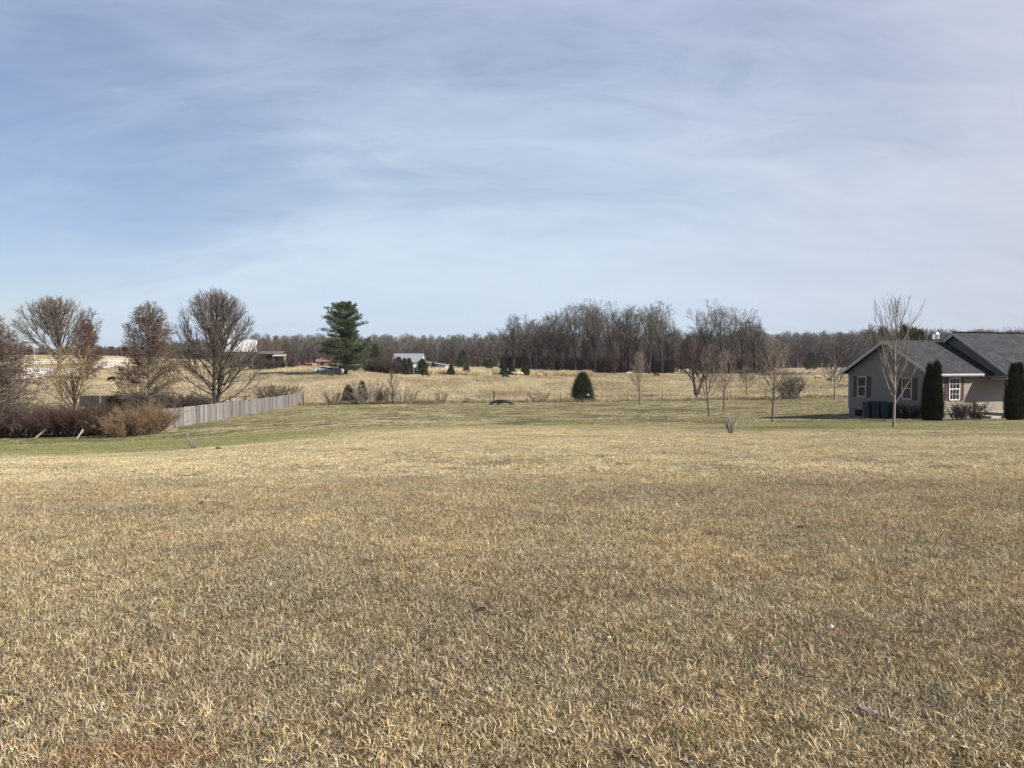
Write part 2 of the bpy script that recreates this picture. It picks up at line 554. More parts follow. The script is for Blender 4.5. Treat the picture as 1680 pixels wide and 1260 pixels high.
# ---------------------------------------------------------------- scattering (stuff nobody could count)
def scatter(name, variants, pts, rots, scl, mat, label, cat):
    """variants: list of (V, faces, colour) clump shapes; pts: where they stand. One object, instanced on its own points."""
    allV = []; F3 = []; F4 = []; pid = []; colr = []; rot = []; sc = []
    b = 0
    for k, (v, fs, c) in enumerate(variants):
        allV.append(v); pid.append(np.full(len(v), k)); colr.append(c)
        rot.append(np.zeros((len(v), 3))); sc.append(np.ones(len(v)))
        for f in fs:
            (F3 if f.shape[1] == 3 else F4).append(f + b)
        b += len(v)
    which = np.random.default_rng(5).integers(0, len(variants), len(pts)) + 100
    allV.append(pts); pid.append(which); colr.append(np.ones((len(pts), 4))); rot.append(rots); sc.append(scl)
    fs = []
    if F3: fs.append(np.concatenate(F3))
    if F4: fs.append(np.concatenate(F4))
    me = np_mesh(name, np.concatenate(allV), fs, mat, False, {
        'pid': ('INT', np.concatenate(pid)), 'rot': ('FLOAT_VECTOR', np.concatenate(rot)),
        'scl': ('FLOAT', np.concatenate(sc)), 'bc': ('FLOAT_COLOR', np.concatenate(colr))})
    o = link_mesh(name, me)
    ng = bpy.data.node_groups.new(name + ' scatter', 'GeometryNodeTree')
    ng.interface.new_socket('Geometry', in_out='INPUT', socket_type='NodeSocketGeometry')
    ng.interface.new_socket('Geometry', in_out='OUTPUT', socket_type='NodeSocketGeometry')
    gi = ng.nodes.new('NodeGroupInput'); go = ng.nodes.new('NodeGroupOutput')

    def attr(nm, typ):
        n = ng.nodes.new('GeometryNodeInputNamedAttribute')
        n.data_type = typ
        n.inputs[0].default_value = nm
        return n.outputs[0]
    pa, ra, sa = attr('pid', 'INT'), attr('rot', 'FLOAT_VECTOR'), attr('scl', 'FLOAT')
    e2r = ng.nodes.new('FunctionNodeEulerToRotation')
    ng.links.new(ra, e2r.inputs[0])
    jn = ng.nodes.new('GeometryNodeJoinGeometry')

    def sel(val):
        c = ng.nodes.new('FunctionNodeCompare')
        c.data_type = 'INT'; c.operation = 'EQUAL'
        ng.links.new(pa, c.inputs[2]); c.inputs[3].default_value = val
        s = ng.nodes.new('GeometryNodeSeparateGeometry')
        s.domain = 'POINT'
        ng.links.new(gi.outputs[0], s.inputs[0]); ng.links.new(c.outputs[0], s.inputs[1])
        return s.outputs[0]
    for k in range(len(variants)):
        iop = ng.nodes.new('GeometryNodeInstanceOnPoints')
        ng.links.new(sel(k + 100), iop.inputs['Points'])
        ng.links.new(sel(k), iop.inputs['Instance'])
        ng.links.new(e2r.outputs[0], iop.inputs['Rotation'])
        ng.links.new(sa, iop.inputs['Scale'])
        ng.links.new(iop.outputs[0], jn.inputs[0])
    ng.links.new(jn.outputs[0], go.inputs[0])
    md = o.modifiers.new('scatter', 'NODES')
    md.node_group = ng
    return tag(o, label, cat, kind='stuff')


def blades(rng, n, size, hmin, hmax, w, tilt, palette, pw, clump=0.0, bend=0.5, nclump=30, flat=0.0):
    """n grass blades over a size x size patch"""
    bx = rng.uniform(-size / 2, size / 2, n); by = rng.uniform(-size / 2, size / 2, n)
    yaw = rng.uniform(0, 2 * np.pi, n)
    cc = rng.uniform(-size / 2, size / 2, (nclump, 2))
    cyaw = rng.uniform(0, 2 * np.pi, nclump)
    ctone = rng.normal(0, 1, nclump)
    ci = np.argmin((bx[:, None] - cc[:, 0]) ** 2 + (by[:, None] - cc[:, 1]) ** 2, 1)
    if clump:
        bx = bx + (cc[ci, 0] - bx) * clump * rng.uniform(0, 1, n)
        by = by + (cc[ci, 1] - by) * clump * rng.uniform(0, 1, n)
        own = rng.uniform(0, 1, n) < (0.55 if nclump < 100 else 0.3)
        yaw = np.where(own, cyaw[ci] + rng.normal(0, 0.7, n), yaw)
    h = rng.uniform(hmin, hmax, n) * (1 + 0.25 * ctone[ci].clip(-1, 1))
    ti = np.abs(rng.normal(tilt[0], tilt[1], n)).clip(0.03, 1.45)
    ww = w * rng.uniform(0.6, 1.4, n)
    d = np.stack([np.cos(yaw), np.sin(yaw)], 1)
    s = np.stack([-np.sin(yaw), np.cos(yaw)], 1)
    base = np.stack([bx, by, np.full(n, -0.006)], 1)
    ti2 = (ti + rng.uniform(0.1, 1.0, n) * bend * 1.3).clip(0, 1.75)

    def adv(p, tt, L):
        return p + np.concatenate([d * (np.sin(tt) * L)[:, None], (np.cos(tt) * L)[:, None]], 1)
    mid = adv(base, ti, h * 0.55)
    tip = adv(mid, ti2, h * 0.45)
    mid[:, 2] = np.maximum(mid[:, 2], 0.004); tip[:, 2] = np.maximum(tip[:, 2], 0.004 + rng.uniform(0, 0.015, n))
    tw = rng.uniform(-0.9, 0.9, n)
    s3 = np.concatenate([s * np.cos(tw)[:, None], np.sin(tw)[:, None]], 1) * ww[:, None] / 2
    V = np.stack([base - s3, base + s3, mid + s3 * 0.8, mid - s3 * 0.8, tip], 1).reshape(-1, 3)
    i = np.arange(n) * 5
    quads = np.stack([i, i + 1, i + 2, i + 3], 1)
    tris = np.stack([i + 3, i + 2, i + 4], 1)
    pal = np.array(palette); pi = rng.choice(len(pal), n, p=np.array(pw) / sum(pw))
    c = pal[pi] * (1 + rng.normal(0, 0.16, (n, 1))) * (1 + 0.15 * ctone[ci][:, None])
    c = c * np.array([0.955, 1.01, 1.0])
    c = c.clip(0.01, 0.85)
    c4 = np.concatenate([c, np.ones((n, 1))], 1)
    return V, [quads, tris], np.repeat(c4, 5, 0)


STRAW = [(0.76, 0.61, 0.39), (0.60, 0.465, 0.285), (0.36, 0.275, 0.17), (0.15, 0.115, 0.08), (0.86, 0.73, 0.54), (0.10, 0.125, 0.05), (0.60, 0.38, 0.20), (0.44, 0.395, 0.34)]
PALE = [(0.80, 0.66, 0.44), (0.68, 0.55, 0.35), (0.52, 0.42, 0.27), (0.36, 0.29, 0.19), (0.83, 0.74, 0.56), (0.26, 0.27, 0.12), (0.66, 0.47, 0.28)]
PW = [6, 7, 4, 2, 2, 2, 1.5]
SW = [4.5, 5.5, 5.5, 6.5, 2.2, 3.4, 1.8, 3.6]


def grass_mat(name, pasture=False):
    m, t, p = base_mat(name)
    a = N(t, 'ShaderNodeAttribute', attribute_name='bc')
    bc = a.outputs['Color']
    if not pasture:
        pos, X, Y, green, tone, earth, n2 = lawn_fields(t)
        gcol = mixc(t, 1.0, bc, (0.44, 0.52, 0.31), 'MULTIPLY')
        c = mixc(t, 1.0, bc, mixc(t, tone, (0.94, 0.91, 0.88), (1.32, 1.25, 1.11)), 'MULTIPLY')
        c = mixc(t, 1.0, c, mixc(t, n2, (1.01, 0.97, 0.95), (0.98, 1.0, 1.04)), 'MULTIPLY')
        c = mixc(t, green, c, gcol)
        c = mixc(t, math_node(t, 'MULTIPLY', earth, 0.30), c, (0.30, 0.13, 0.07))
    else:
        g = N(t, 'ShaderNodeNewGeometry')
        pos = g.outputs['Position']
        ps = noise(t, mapping(t, pos, (0.08, 0.045, 0)), 1.0, 6, 0.65, 0.5)
        c = mixc(t, 1.0, bc, mixc(t, maprange(t, ps, 0.35, 0.65), (0.62, 0.60, 0.60), (1.06, 1.05, 1.06)), 'MULTIPLY')
    t.links.new(c, p.inputs['Base Color'])
    p.inputs['Roughness'].default_value = 0.75
    p.inputs['Specular IOR Level'].default_value = 0.15
    tr = N(t, 'ShaderNodeBsdfTranslucent')
    t.links.new(c, tr.inputs[0])
    mx = N(t, 'ShaderNodeMixShader')
    mx.inputs[0].default_value = 0.22
    t.links.new(p.outputs[0], mx.inputs[1]); t.links.new(tr.outputs[0], mx.inputs[2])
    t.links.new(mx.outputs[0], t.nodes['Material Output'].inputs[0])
    return m


def patch_points(rng, y0, y1, step, margin, wedge=0.70, test=None):
    P = []
    y = y0
    while y < y1:
        hw = wedge * y + margin
        x = np.arange(-hw, hw, step)
        P.append(np.stack([x + rng.uniform(-.3, .3, len(x)) * step, y + rng.uniform(-.3, .3, len(x)) * step], 1))
        y += step
    P = np.concatenate(P)
    if test is not None: P = P[test(P)]
    z = ZA(P[:, 0], P[:, 1])
    return np.concatenate([P, z[:, None]], 1)


def slope_rots(rng, P, yaw=None):
    n = len(P)
    e = 0.5
    sx = (ZA(P[:, 0] + e, P[:, 1]) - ZA(P[:, 0] - e, P[:, 1])) / (2 * e)
    sy = (ZA(P[:, 0], P[:, 1] + e) - ZA(P[:, 0], P[:, 1] - e)) / (2 * e)
    yaw = rng.uniform(0, 2 * np.pi, n)
    out = np.zeros((n, 3))
    for i in range(n):
        q = Vector((-sx[i], -sy[i], 1)).to_track_quat('Z', 'Y').to_matrix() @ Matrix.Rotation(yaw[i], 3, 'Z')
        out[i] = q.to_euler()
    return out


rg = np.random.default_rng(11)
GM = grass_mat('dry turf blades')
near_v = [blades(rg, 6000, 1.0, 0.014, 0.058, 0.0034, (0.98, 0.45), STRAW, SW, 0.25, 0.6, 150) for _ in range(6)]
P = patch_points(rg, 1.5, 13.5, 0.55, 4.0)
P = P[~(((P[:, 0] + 1.58) / .16) ** 2 + ((P[:, 1] - 3.10) / .09) ** 2 < 1)]
scatter('lawn_grass', near_v, P, slope_rots(rg, P), rg.uniform(0.9, 1.15, len(P)), GM,
        'matted dry straw-coloured grass blades of the near lawn', 'grass')
mid_v = [blades(rg, 3600, 1.6, 0.02, 0.065, 0.0062, (1.0, 0.4), PALE, PW, 0.25, 0.6, 160) for _ in range(4)]
P = patch_points(rg, 13.0, 44, 1.05, 5.0)
scatter('lawn_grass', mid_v, P, slope_rots(rg, P), rg.uniform(0.9, 1.15, len(P)), GM,
        'short tan grass of the middle of the lawn, with faint green patches', 'grass')
far_v = [blades(rg, 2200, 3.2, 0.025, 0.07, 0.018, (0.95, 0.4), PALE, PW, 0.4, 0.5, 60) for _ in range(4)]
P = patch_points(rg, 43, 104, 2.7, 8.0, test=lambda p: p[:, 1] < border_y(p[:, 0]) - 1.0)
scatter('lawn_grass', far_v, P, slope_rots(rg, P), rg.uniform(0.9, 1.1, len(P)), GM,
        'short greenish tan grass of the far lawn up to the pasture edge', 'grass')
# rough pasture
GOLD = [(0.72, 0.58, 0.36), (0.60, 0.47, 0.28), (0.42, 0.33, 0.20), (0.78, 0.66, 0.44), (0.32, 0.28, 0.15), (0.62, 0.42, 0.24)]
PM = grass_mat('rough pasture grass', True)
pas_v = [blades(rg, 420, 3.6, 0.10, 0.36, 0.035, (0.5, 0.35), GOLD, [5, 5, 3, 4, 2, 1], 0.75, 0.6, 26) for _ in range(5)]
P = patch_points(rg, 94, 262, 3.3, 10.0, test=lambda p: p[:, 1] > border_y(p[:, 0]) + 1.6)
scatter('pasture_grass', pas_v, P, slope_rots(rg, P), rg.uniform(0.8, 1.3, len(P)), PM,
        'rough golden tufted grass covering the cow pasture', 'grass')
# unmown strip along the border fence and the pale tall-grass strip by the barn
rim_v = [blades(rg, 260, 1.6, 0.25, 0.6, 0.02, (0.3, 0.25), GOLD + [(0.12, .115, .06)], [3, 4, 4, 2, 3, 1, 4], 0.6, 0.5, 12) for _ in range(4)]
bx = np.arange(-29, 44, 0.9)
bx = np.concatenate([bx, bx + .4])
by = border_y(bx) + rg.uniform(0.2, 1.6, len(bx))
P = np.stack([bx, by, ZA(bx, by)], 1)
scatter('border_grass', rim_v, P, slope_rots(rg, P), rg.uniform(0.5, 1.15, len(P)), PM,
        'low uncut strip of grass where the lawn meets the pasture', 'grass')
tal_v = [blades(rg, 220, 2.4, 0.5, 1.35, 0.06, (0.15, 0.12), [(0.74, .58, .35), (0.80, .66, .42), (0.52, .39, .22), (0.26, .17, .10)], [3, 2, 2, 1.2], 0.5, 0.5, 12) for _ in range(3)]
tp = []
for i in range(420):
    px = rg.uniform(700, 968); D = rg.uniform(202, 222) if px < 800 else rg.uniform(214, 240)
    v = at(px, D); tp.append(v)
P = np.array(tp)
scatter('tall_grass', tal_v, P, np.zeros((len(P), 3)), rg.uniform(0.7, 1.3, len(P)), PM,
        'tall pale golden grass strip along the far side of the pasture', 'grass')


# ---------------------------------------------------------------- trees
def _norm(v):
    return v / (np.linalg.norm(v) + 1e-9)


def _perp(rng, d):
    a = rng.normal(0, 1, 3)
    a -= d * a.dot(d)
    return _norm(a)


def grow(seed, H, trunk_r, lv, env=None, tfrac=1.0, lean=(0, 0), rmin=0.01, forks=None):
    """branching skeleton. lv: per level dict(n, t0, ang, L, wob, trop, seg, r). Returns list of (level, pts, radii)"""
    rng = np.random.default_rng(seed)
    out = []
    up = np.array([0, 0, 1.0])

    def br(p, d, L, r, k):
        q = lv[k]
        ns = q['seg']
        pts = [p]; rad = [r]
        dd = d
        st = L / ns
        for i in range(ns):
            dd = _norm(dd + rng.normal(0, q['wob'], 3) + up * q['trop'])
            p = p + dd * st
            if k > 0 and env is not None and not env(p, rng):
                if i == 0:
                    p = p - dd * st * 0.5
                    pts.append(p); rad.append(max(rmin * .6, r * .5))
                break
            pts.append(p)
            rad.append(max(rmin * 0.6, r * (1 - (i + 1) / ns * q.get('tap', 0.8))))
        if len(pts) < 2: return
        rad[-1] = max(rmin * 0.5, rad[-1] * 0.8)
        out.append((k, np.array(pts), np.array(rad)))
        if k + 1 < len(lv):
            c = lv[k + 1]
            full = len(pts) - 1
            n = c['n'] * (full / ns if k > 0 else 1)
            n = int(n) + (rng.uniform() < n - int(n))
            az0 = rng.uniform(0, 6.28)
            for j in range(n):
                t = c['t0'] + (1 - c['t0']) * ((j + rng.uniform(0.1, 0.9)) / max(n, 1))
                f = t * full
                i = min(int(f), full - 1); a = f - i
                pp = pts[i] * (1 - a) + pts[i + 1] * a
                dr = _norm(pts[i + 1] - pts[i])
                rr = rad[i] * (1 - a) + rad[i + 1] * a
                az = az0 + j * 2.4 + rng.normal(0, .3)
                b1 = _norm(np.cross(dr, np.array([0.31, 0.17, 0.93]) if abs(dr[2]) < .9 else np.array([1.0, 0.1, 0])))
                b2 = np.cross(dr, b1)
                side = b1 * math.cos(az) + b2 * math.sin(az)
                ang = c['ang'][0] + (c['ang'][1] - c['ang'][0]) * t + rng.normal(0, 0.1)
                nd = _norm(dr * math.cos(ang) + side * math.sin(ang))
                Lc = c['L'] * L * (1 - c.get('fall', 0.4) * t) * rng.uniform(0.75, 1.2)
                br(pp, nd, Lc, max(rmin, min(rr * 0.85, r * c['r'] * rng.uniform(.8, 1.15))), k + 1)
    for fk in (forks or [(0.0, 0.0, 0.0, 1.0)]):
        d0 = _norm(np.array([lean[0] + fk[1], lean[1] + fk[2], 1.0]))
        br(np.array([fk[1] * .3, fk[2] * .3, -0.15]), d0, H * tfrac * fk[3], trunk_r * (1 if not forks else .8), 0)
    return out


def tubes(ch, kfun):
    """polylines -> tube mesh"""
    Vs = []; Fs = []; b = 0
    for lvl, P, R in ch:
        k = kfun(R[0])
        n = len(P)
        T = np.gradient(P, axis=0)
        T /= np.linalg.norm(T, axis=1)[:, None] + 1e-9
        ref = np.array([0, 0, 1.0]) if abs(T[0][2]) < 0.8 else np.array([1.0, 0, 0])
        A = np.cross(T, ref); A /= np.linalg.norm(A, axis=1)[:, None] + 1e-9
        B = np.cross(T, A)
        a = np.arange(k) * 2 * np.pi / k
        ring = P[:, None, :] + R[:, None, None] * (A[:, None, :] * np.cos(a)[None, :, None] + B[:, None, :] * np.sin(a)[None, :, None])
        Vs.append(ring.reshape(-1, 3))
        i = np.arange(n - 1)[:, None] * k; j = np.arange(k)[None]; j2 = (j + 1) % k
        Fs.append(np.stack([i + j, i + j2, i + k + j2, i + k + j], -1).reshape(-1, 4) + b)
        b += n * k
    if not Vs: return np.zeros((0, 3)), []
    return np.concatenate(Vs), [np.concatenate(Fs)]


def tree_meshes(name, ch, bark, twig, split=1, kf=None):
    kf = kf or (lambda r: 8 if r > .08 else (5 if r > .03 else 3))
    a = [c for c in ch if c[0] <= split]; b = [c for c in ch if c[0] > split]
    V, F = tubes(a, kf); m1 = np_mesh(name + ' trunk', V, F, bark, True)
    V, F = tubes(b, kf); m2 = np_mesh(name + ' crown', V, F, twig, True)
    return m1, m2


_ext = {}


def fit(m2, loc, top, hw):
    """scales that give a tree the height and half-width it really has, from its size in the photo"""
    if m2.name not in _ext:
        V = np.empty(len(m2.vertices) * 3, np.float32); m2.vertices.foreach_get('co', V); V = V.reshape(-1, 3)
        _ext[m2.name] = (np.percentile(V[:, 2], 99.7), np.percentile(np.abs(V[:, 0]), 97.5))
    zt, xt = _ext[m2.name]
    return hw / FPX * loc[1] / xt, (zrow(top, loc[1]) - loc[2]) / zt


def plant_tree(name, m1, m2, loc, rz, s, label, cat='tree', group=None, extra=None, sz=None, top=None, hw=None):
    if top is not None:
        s, sz = fit(m2, loc, top, hw)
    t = empty(name, loc, rz, label, cat, group)
    t.scale = (s, s, sz or s)
    kid(t, link_mesh('trunk', m1)); kid(t, link_mesh('crown', m2))
    for nm, m in (extra or []):
        kid(t, link_mesh(nm, m))
    return t


def env_ell(cz, rx, rz_, power=2.0, ry=None):
    ry = ry or rx

    def f(p, rng):
        q = (abs(p[0]) / rx) ** power + (abs(p[1]) / ry) ** power + (abs(p[2] - cz) / rz_) ** power
        return q < 1 + rng.normal(0, 0.13)
    return f


def env_prof(zs, rs):
    def f(p, rng):
        r = np.interp(p[2], zs, rs) * (1 + rng.normal(0, .09))
        return math.hypot(p[0], p[1]) < r * (1 + rng.normal(0, .10)) and p[2] < zs[-1] * (1 + rng.normal(0, .05))
    return f


def leaf_quads(rng, C, size, droop=0.3):
    """small leaf faces at points C"""
    n = len(C)
    a = rng.normal(0, 1, (n, 3)); a /= np.linalg.norm(a, axis=1)[:, None]
    b = rng.normal(0, 1, (n, 3)); b -= a * (a * b).sum(1)[:, None]; b /= np.linalg.norm(b, axis=1)[:, None]
    s = size * rng.uniform(0.5, 1.3, (n, 1))
    V = np.stack([C - a * s * .5, C + b * s * .3, C + a * s * .5, C - b * s * .3], 1).reshape(-1, 3)
    i = np.arange(n) * 4
    return V, [np.stack([i, i + 1, i + 2, i + 3], 1)]


def twig_points(ch, lvl, n, rng, zlo=-1e9, zhi=1e9, spread=0.08):
    P = np.concatenate([c[1][1:] for c in ch if c[0] >= lvl])
    P = P[(P[:, 2] > zlo) & (P[:, 2] < zhi)]
    return P[rng.integers(0, len(P), n)] + rng.normal(0, spread, (n, 3))

BK = mat_bark('grey bark', (0.16, 0.135, 0.11))
BK_D = mat_bark('dark bark', (0.075, 0.06, 0.05))
BK_K = mat_bark('blackish bark', (0.05, 0.042, 0.036))
BK_L = mat_bark('pale smooth bark', (0.30, 0.26, 0.22), 0.2)
BK_R = mat_bark('reddish brown twigs', (0.105, 0.072, 0.064))
TW = mat_bark('grey brown twigs', (0.150, 0.128, 0.108), 0.2)
TW_G = mat_bark('olive grey twigs', (0.125, 0.115, 0.088), 0.2)
TW_O2 = mat_bark('dark grey oak twigs', (0.115, 0.10, 0.085), 0.2)
TW_Y = mat_bark('ochre twigs', (0.27, 0.19, 0.085), 0.2)
TW_P = mat_bark('pale twigs', (0.27, 0.22, 0.18), 0.2)
LF_B = mat_leaf('brown retained leaves', (0.10, 0.045, 0.028), (0.22, 0.10, 0.055))
LF_C = mat_leaf('cedar foliage', (0.022, 0.035, 0.014), (0.075, 0.085, 0.03))
LF_CB = mat_leaf('bronzed cedar foliage', (0.045, 0.032, 0.018), (0.085, 0.08, 0.03))
LF_A = mat_leaf('arborvitae foliage', (0.016, 0.022, 0.011), (0.05, 0.048, 0.02))
LF_P = mat_leaf('pine needles', (0.030, 0.052, 0.028), (0.115, 0.135, 0.062), 0.35)
LF_E = mat_leaf('dark evergreen leaves', (0.02, 0.04, 0.016), (0.05, 0.08, 0.03))

# --- level recipes
def lv_round(n1=13, a=(1.0, .45), L1=.62, n2=9, n3=7, n4=4, trop=.06):
    return [dict(seg=14, wob=.04, trop=.03, tap=.88),
            dict(n=n1, t0=.14, ang=a, L=L1, fall=.35, seg=9, wob=.10, trop=trop, r=.42, tap=.85),
            dict(n=n2, t0=.22, ang=(.75, .5), L=.48, fall=.45, seg=6, wob=.13, trop=trop, r=.5, tap=.8),
            dict(n=n3, t0=.15, ang=(.75, .5), L=.46, fall=.4, seg=4, wob=.16, trop=trop * .8, r=.5, tap=.7),
            dict(n=n4, t0=.15, ang=(.7, .5), L=.5, fall=.3, seg=3, wob=.18, trop=.03, r=.6, tap=.6)]


def lv_oak(n1=7, n2=8, n3=7, n4=5):
    """clear bole, then spreading crooked limbs"""
    return [dict(seg=8, wob=.05, trop=.02, tap=.55),
            dict(n=n1, t0=.45, ang=(1.05, .25), L=1.2, fall=.10, seg=11, wob=.14, trop=.05, r=.42, tap=.8),
            dict(n=n2, t0=.18, ang=(.95, .55), L=.42, fall=.25, seg=6, wob=.2, trop=.03, r=.5, tap=.75),
            dict(n=n3, t0=.2, ang=(.8, .5), L=.5, fall=.3, seg=4, wob=.22, trop=.03, r=.55, tap=.7),
            dict(n=n4, t0=.1, ang=(.8, .5), L=.55, fall=.2, seg=3, wob=.25, trop=.02, r=.6, tap=.6)]


# --- T4: the big bare twin-stemmed tree by the board fence (about 11 m)
h0 = at(352, 74)
HT = (660 - 476) / FPX * 74
ch = grow(3, HT, .24, [dict(seg=14, wob=.03, trop=.02, tap=.9),
                       dict(n=32, t0=.13, ang=(1.25, .35), L=.72, fall=.45, seg=11, wob=.06, trop=.06, r=.36, tap=.85),
                       dict(n=13, t0=.2, ang=(.6, .4), L=.42, fall=.45, seg=6, wob=.10, trop=.07, r=.5, tap=.8),
                       dict(n=8, t0=.15, ang=(.6, .4), L=.46, fall=.4, seg=4, wob=.12, trop=.05, r=.55, tap=.7),
                       dict(n=3, t0=.2, ang=(.55, .4), L=.5, fall=.3, seg=3, wob=.12, trop=.03, r=.6, tap=.6)],
          env_prof([0, 1.2, 2.5, 5, 8, 10, HT], [1.5, 4.0, 4.9, 4.9, 3.9, 2.4, .9]), 0.96, rmin=.0095,
          forks=[(0, -.05, 0, 1.0), (0, .16, .02, .93)])
a, b = tree_meshes('large bare tree', ch, BK_D, TW)
plant_tree('bare_tree', a, b, h0, 0.3, 1, 'large grey bare tree with twin trunks just behind the weathered board fence', top=476, hw=66)

# --- T3: pin oak with brown leaves still hanging
HT = (672 - 495) / FPX * 66
ch = grow(8, HT, .17, [dict(seg=14, wob=.015, trop=.02, tap=.9),
                       dict(n=74, t0=.08, ang=(1.7, .35), L=.44, fall=.55, seg=7, wob=.07, trop=.01, r=.24, tap=.85),
                       dict(n=11, t0=.12, ang=(.8, .5), L=.45, fall=.4, seg=5, wob=.12, trop=.02, r=.5, tap=.8),
                       dict(n=8, t0=.1, ang=(.8, .5), L=.5, fall=.3, seg=3, wob=.15, trop=.0, r=.55, tap=.7),
                       dict(n=2, t0=.1, ang=(.8, .5), L=.6, fall=.3, seg=2, wob=.15, trop=.0, r=.6, tap=.6)],
          env_prof([0.5, 1.0, 2.2, 4.5, 7, 8.4, HT], [1.2, 3.5, 3.3, 2.8, 2.2, 1.5, .5]), 0.97, rmin=.012)
a, b = tree_meshes('pin oak', ch, BK, TW)
rr = np.random.default_rng(4)
V, F = leaf_quads(rr, twig_points(ch, 3, 9000, rr, 2.8, 7.9, .06), .10)
lf = np_mesh('pin oak leaves', V, F, LF_B)
plant_tree('pin_oak', a, b, at(245, 66), 1.0, 1, 'conical pin oak holding brown leaves, between the hedge and the twin-trunked bare tree', extra=[('leaves', lf)], top=496, hw=47)
# far-left pin oak, half out of the frame, long drooping lower boughs
ch = grow(21, 8.9, .17, [dict(seg=14, wob=.015, trop=.02, tap=.9),
                         dict(n=100, t0=.06, ang=(1.75, .5), L=.62, fall=.62, seg=8, wob=.06, trop=-.004, r=.24, tap=.85),
                         dict(n=16, t0=.12, ang=(.7, .5), L=.42, fall=.4, seg=5, wob=.12, trop=.0, r=.5, tap=.8),
                         dict(n=6, t0=.1, ang=(.8, .5), L=.5, fall=.3, seg=3, wob=.15, trop=.0, r=.55, tap=.7),
                         dict(n=2, t0=.1, ang=(.8, .5), L=.6, fall=.3, seg=2, wob=.15, trop=.0, r=.6, tap=.6)],
          env_prof([0.5, .8, 2.2, 4.5, 7, 8.4, 9.0], [2.5, 5.6, 5.0, 3.4, 2.0, 1.1, .3]), 0.97, rmin=.014)
a, b = tree_meshes('left pin oak', ch, BK_L, TW)
V, F = leaf_quads(rr, twig_points(ch, 3, 8500, rr, 3.6, 9.5, .06), .10)
lf = np_mesh('left pin oak leaves', V, F, LF_B)
plant_tree('pin_oak', a, b, at(-24, 54), 2.2, 1.3, 'russet-topped pin oak at the left edge of the photo with long low sweeping boughs', extra=[('leaves', lf)], top=513, hw=100)
# thin pale sapling stems rising above the left edge
ch = grow(5, 7.6, .05, [dict(seg=10, wob=.03, trop=.02, tap=.9),
                        dict(n=14, t0=.3, ang=(.8, .3), L=.28, fall=.4, seg=5, wob=.07, trop=.07, r=.5, tap=.8),
                        dict(n=5, t0=.2, ang=(.6, .4), L=.45, fall=.4, seg=3, wob=.1, trop=.05, r=.6, tap=.7)], None, 1, lean=(.12, 0), rmin=.008)
a, b = tree_meshes('slim sapling', ch, BK, TW)
plant_tree('sapling', a, b, at(16, 60), 0, 1.13, 'slim leaning bare sapling rising behind the left-edge pin oak')

# --- T1 spreading tree on the hill and T2 the reddish cone beside it
D = 172
ch = grow(31, 12.5, .42, [dict(seg=7, wob=.03, trop=.02, tap=.6),
                          dict(n=26, t0=.25, ang=(1.35, .12), L=1.55, fall=.05, seg=11, wob=.06, trop=.035, r=.34, tap=.85),
                          dict(n=12, t0=.2, ang=(.6, .35), L=.42, fall=.45, seg=6, wob=.10, trop=.05, r=.5, tap=.8),
                          dict(n=7, t0=.2, ang=(.6, .4), L=.45, fall=.3, seg=4, wob=.12, trop=.04, r=.55, tap=.7),
                          dict(n=3, t0=.2, ang=(.6, .4), L=.55, fall=.3, seg=2, wob=.12, trop=.03, r=.6, tap=.6)],
          env_ell(5.6, 9.4, 7.4, 2.2), .55, rmin=.026)
a, b = tree_meshes('spreading hill tree', ch, BK, TW)
plant_tree('bare_tree', a, b, at(98, D) , .5, 1, 'broad dome-shaped bare tree on the hill behind the white rail fences', top=487, hw=58)
ch = grow(32, 9.5, .2, [dict(seg=12, wob=.02, trop=.02, tap=.9),
                        dict(n=60, t0=.06, ang=(1.45, .5), L=.42, fall=.6, seg=6, wob=.08, trop=.02, r=.3, tap=.85),
                        dict(n=9, t0=.1, ang=(.8, .5), L=.5, fall=.3, seg=4, wob=.12, trop=.02, r=.5, tap=.8),
                        dict(n=7, t0=.1, ang=(.8, .5), L=.5, fall=.3, seg=3, wob=.15, trop=.0, r=.6, tap=.7)],
          env_prof([0.3, 1, 3, 6, 9.5], [4.4, 5.0, 4.3, 2.9, .5]), .98, rmin=.03)
a, b = tree_meshes('reddish cone tree', ch, BK_R, BK_R)
V, F = leaf_quads(rr, twig_points(ch, 2, 7000, rr, .8, 8, .15), .16)
lf = np_mesh('reddish leaves', V, F, LF_B)
plant_tree('pin_oak', a, b, at(143, 160), .5, .93, 'small reddish brown cone-shaped tree on the hill, right of the dome-shaped one', extra=[('leaves', lf)], top=521, hw=23)
# --- T6 ochre small tree behind the hedge
HT = (668 - 562) / FPX * 70
ch = grow(41, HT, .12, [dict(seg=6, wob=.04, trop=.02, tap=.5),
                        dict(n=14, t0=.3, ang=(1.1, .3), L=1.35, fall=.2, seg=8, wob=.10, trop=.04, r=.42, tap=.85),
                        dict(n=11, t0=.2, ang=(.7, .4), L=.45, fall=.4, seg=5, wob=.12, trop=.04, r=.5, tap=.8),
                        dict(n=6, t0=.1, ang=(.7, .5), L=.5, fall=.3, seg=3, wob=.15, trop=.0, r=.6, tap=.7)],
          env_ell(3.5, 3.7, 2.8), .5, rmin=.013)
a, b = tree_meshes('ochre tree', ch, BK_L, TW_Y)
plant_tree('ornamental_tree', a, b, at(122, 70), .5, 1, 'small ochre-twigged tree with a pale short trunk, rising behind the dark hedge', top=566, hw=34)

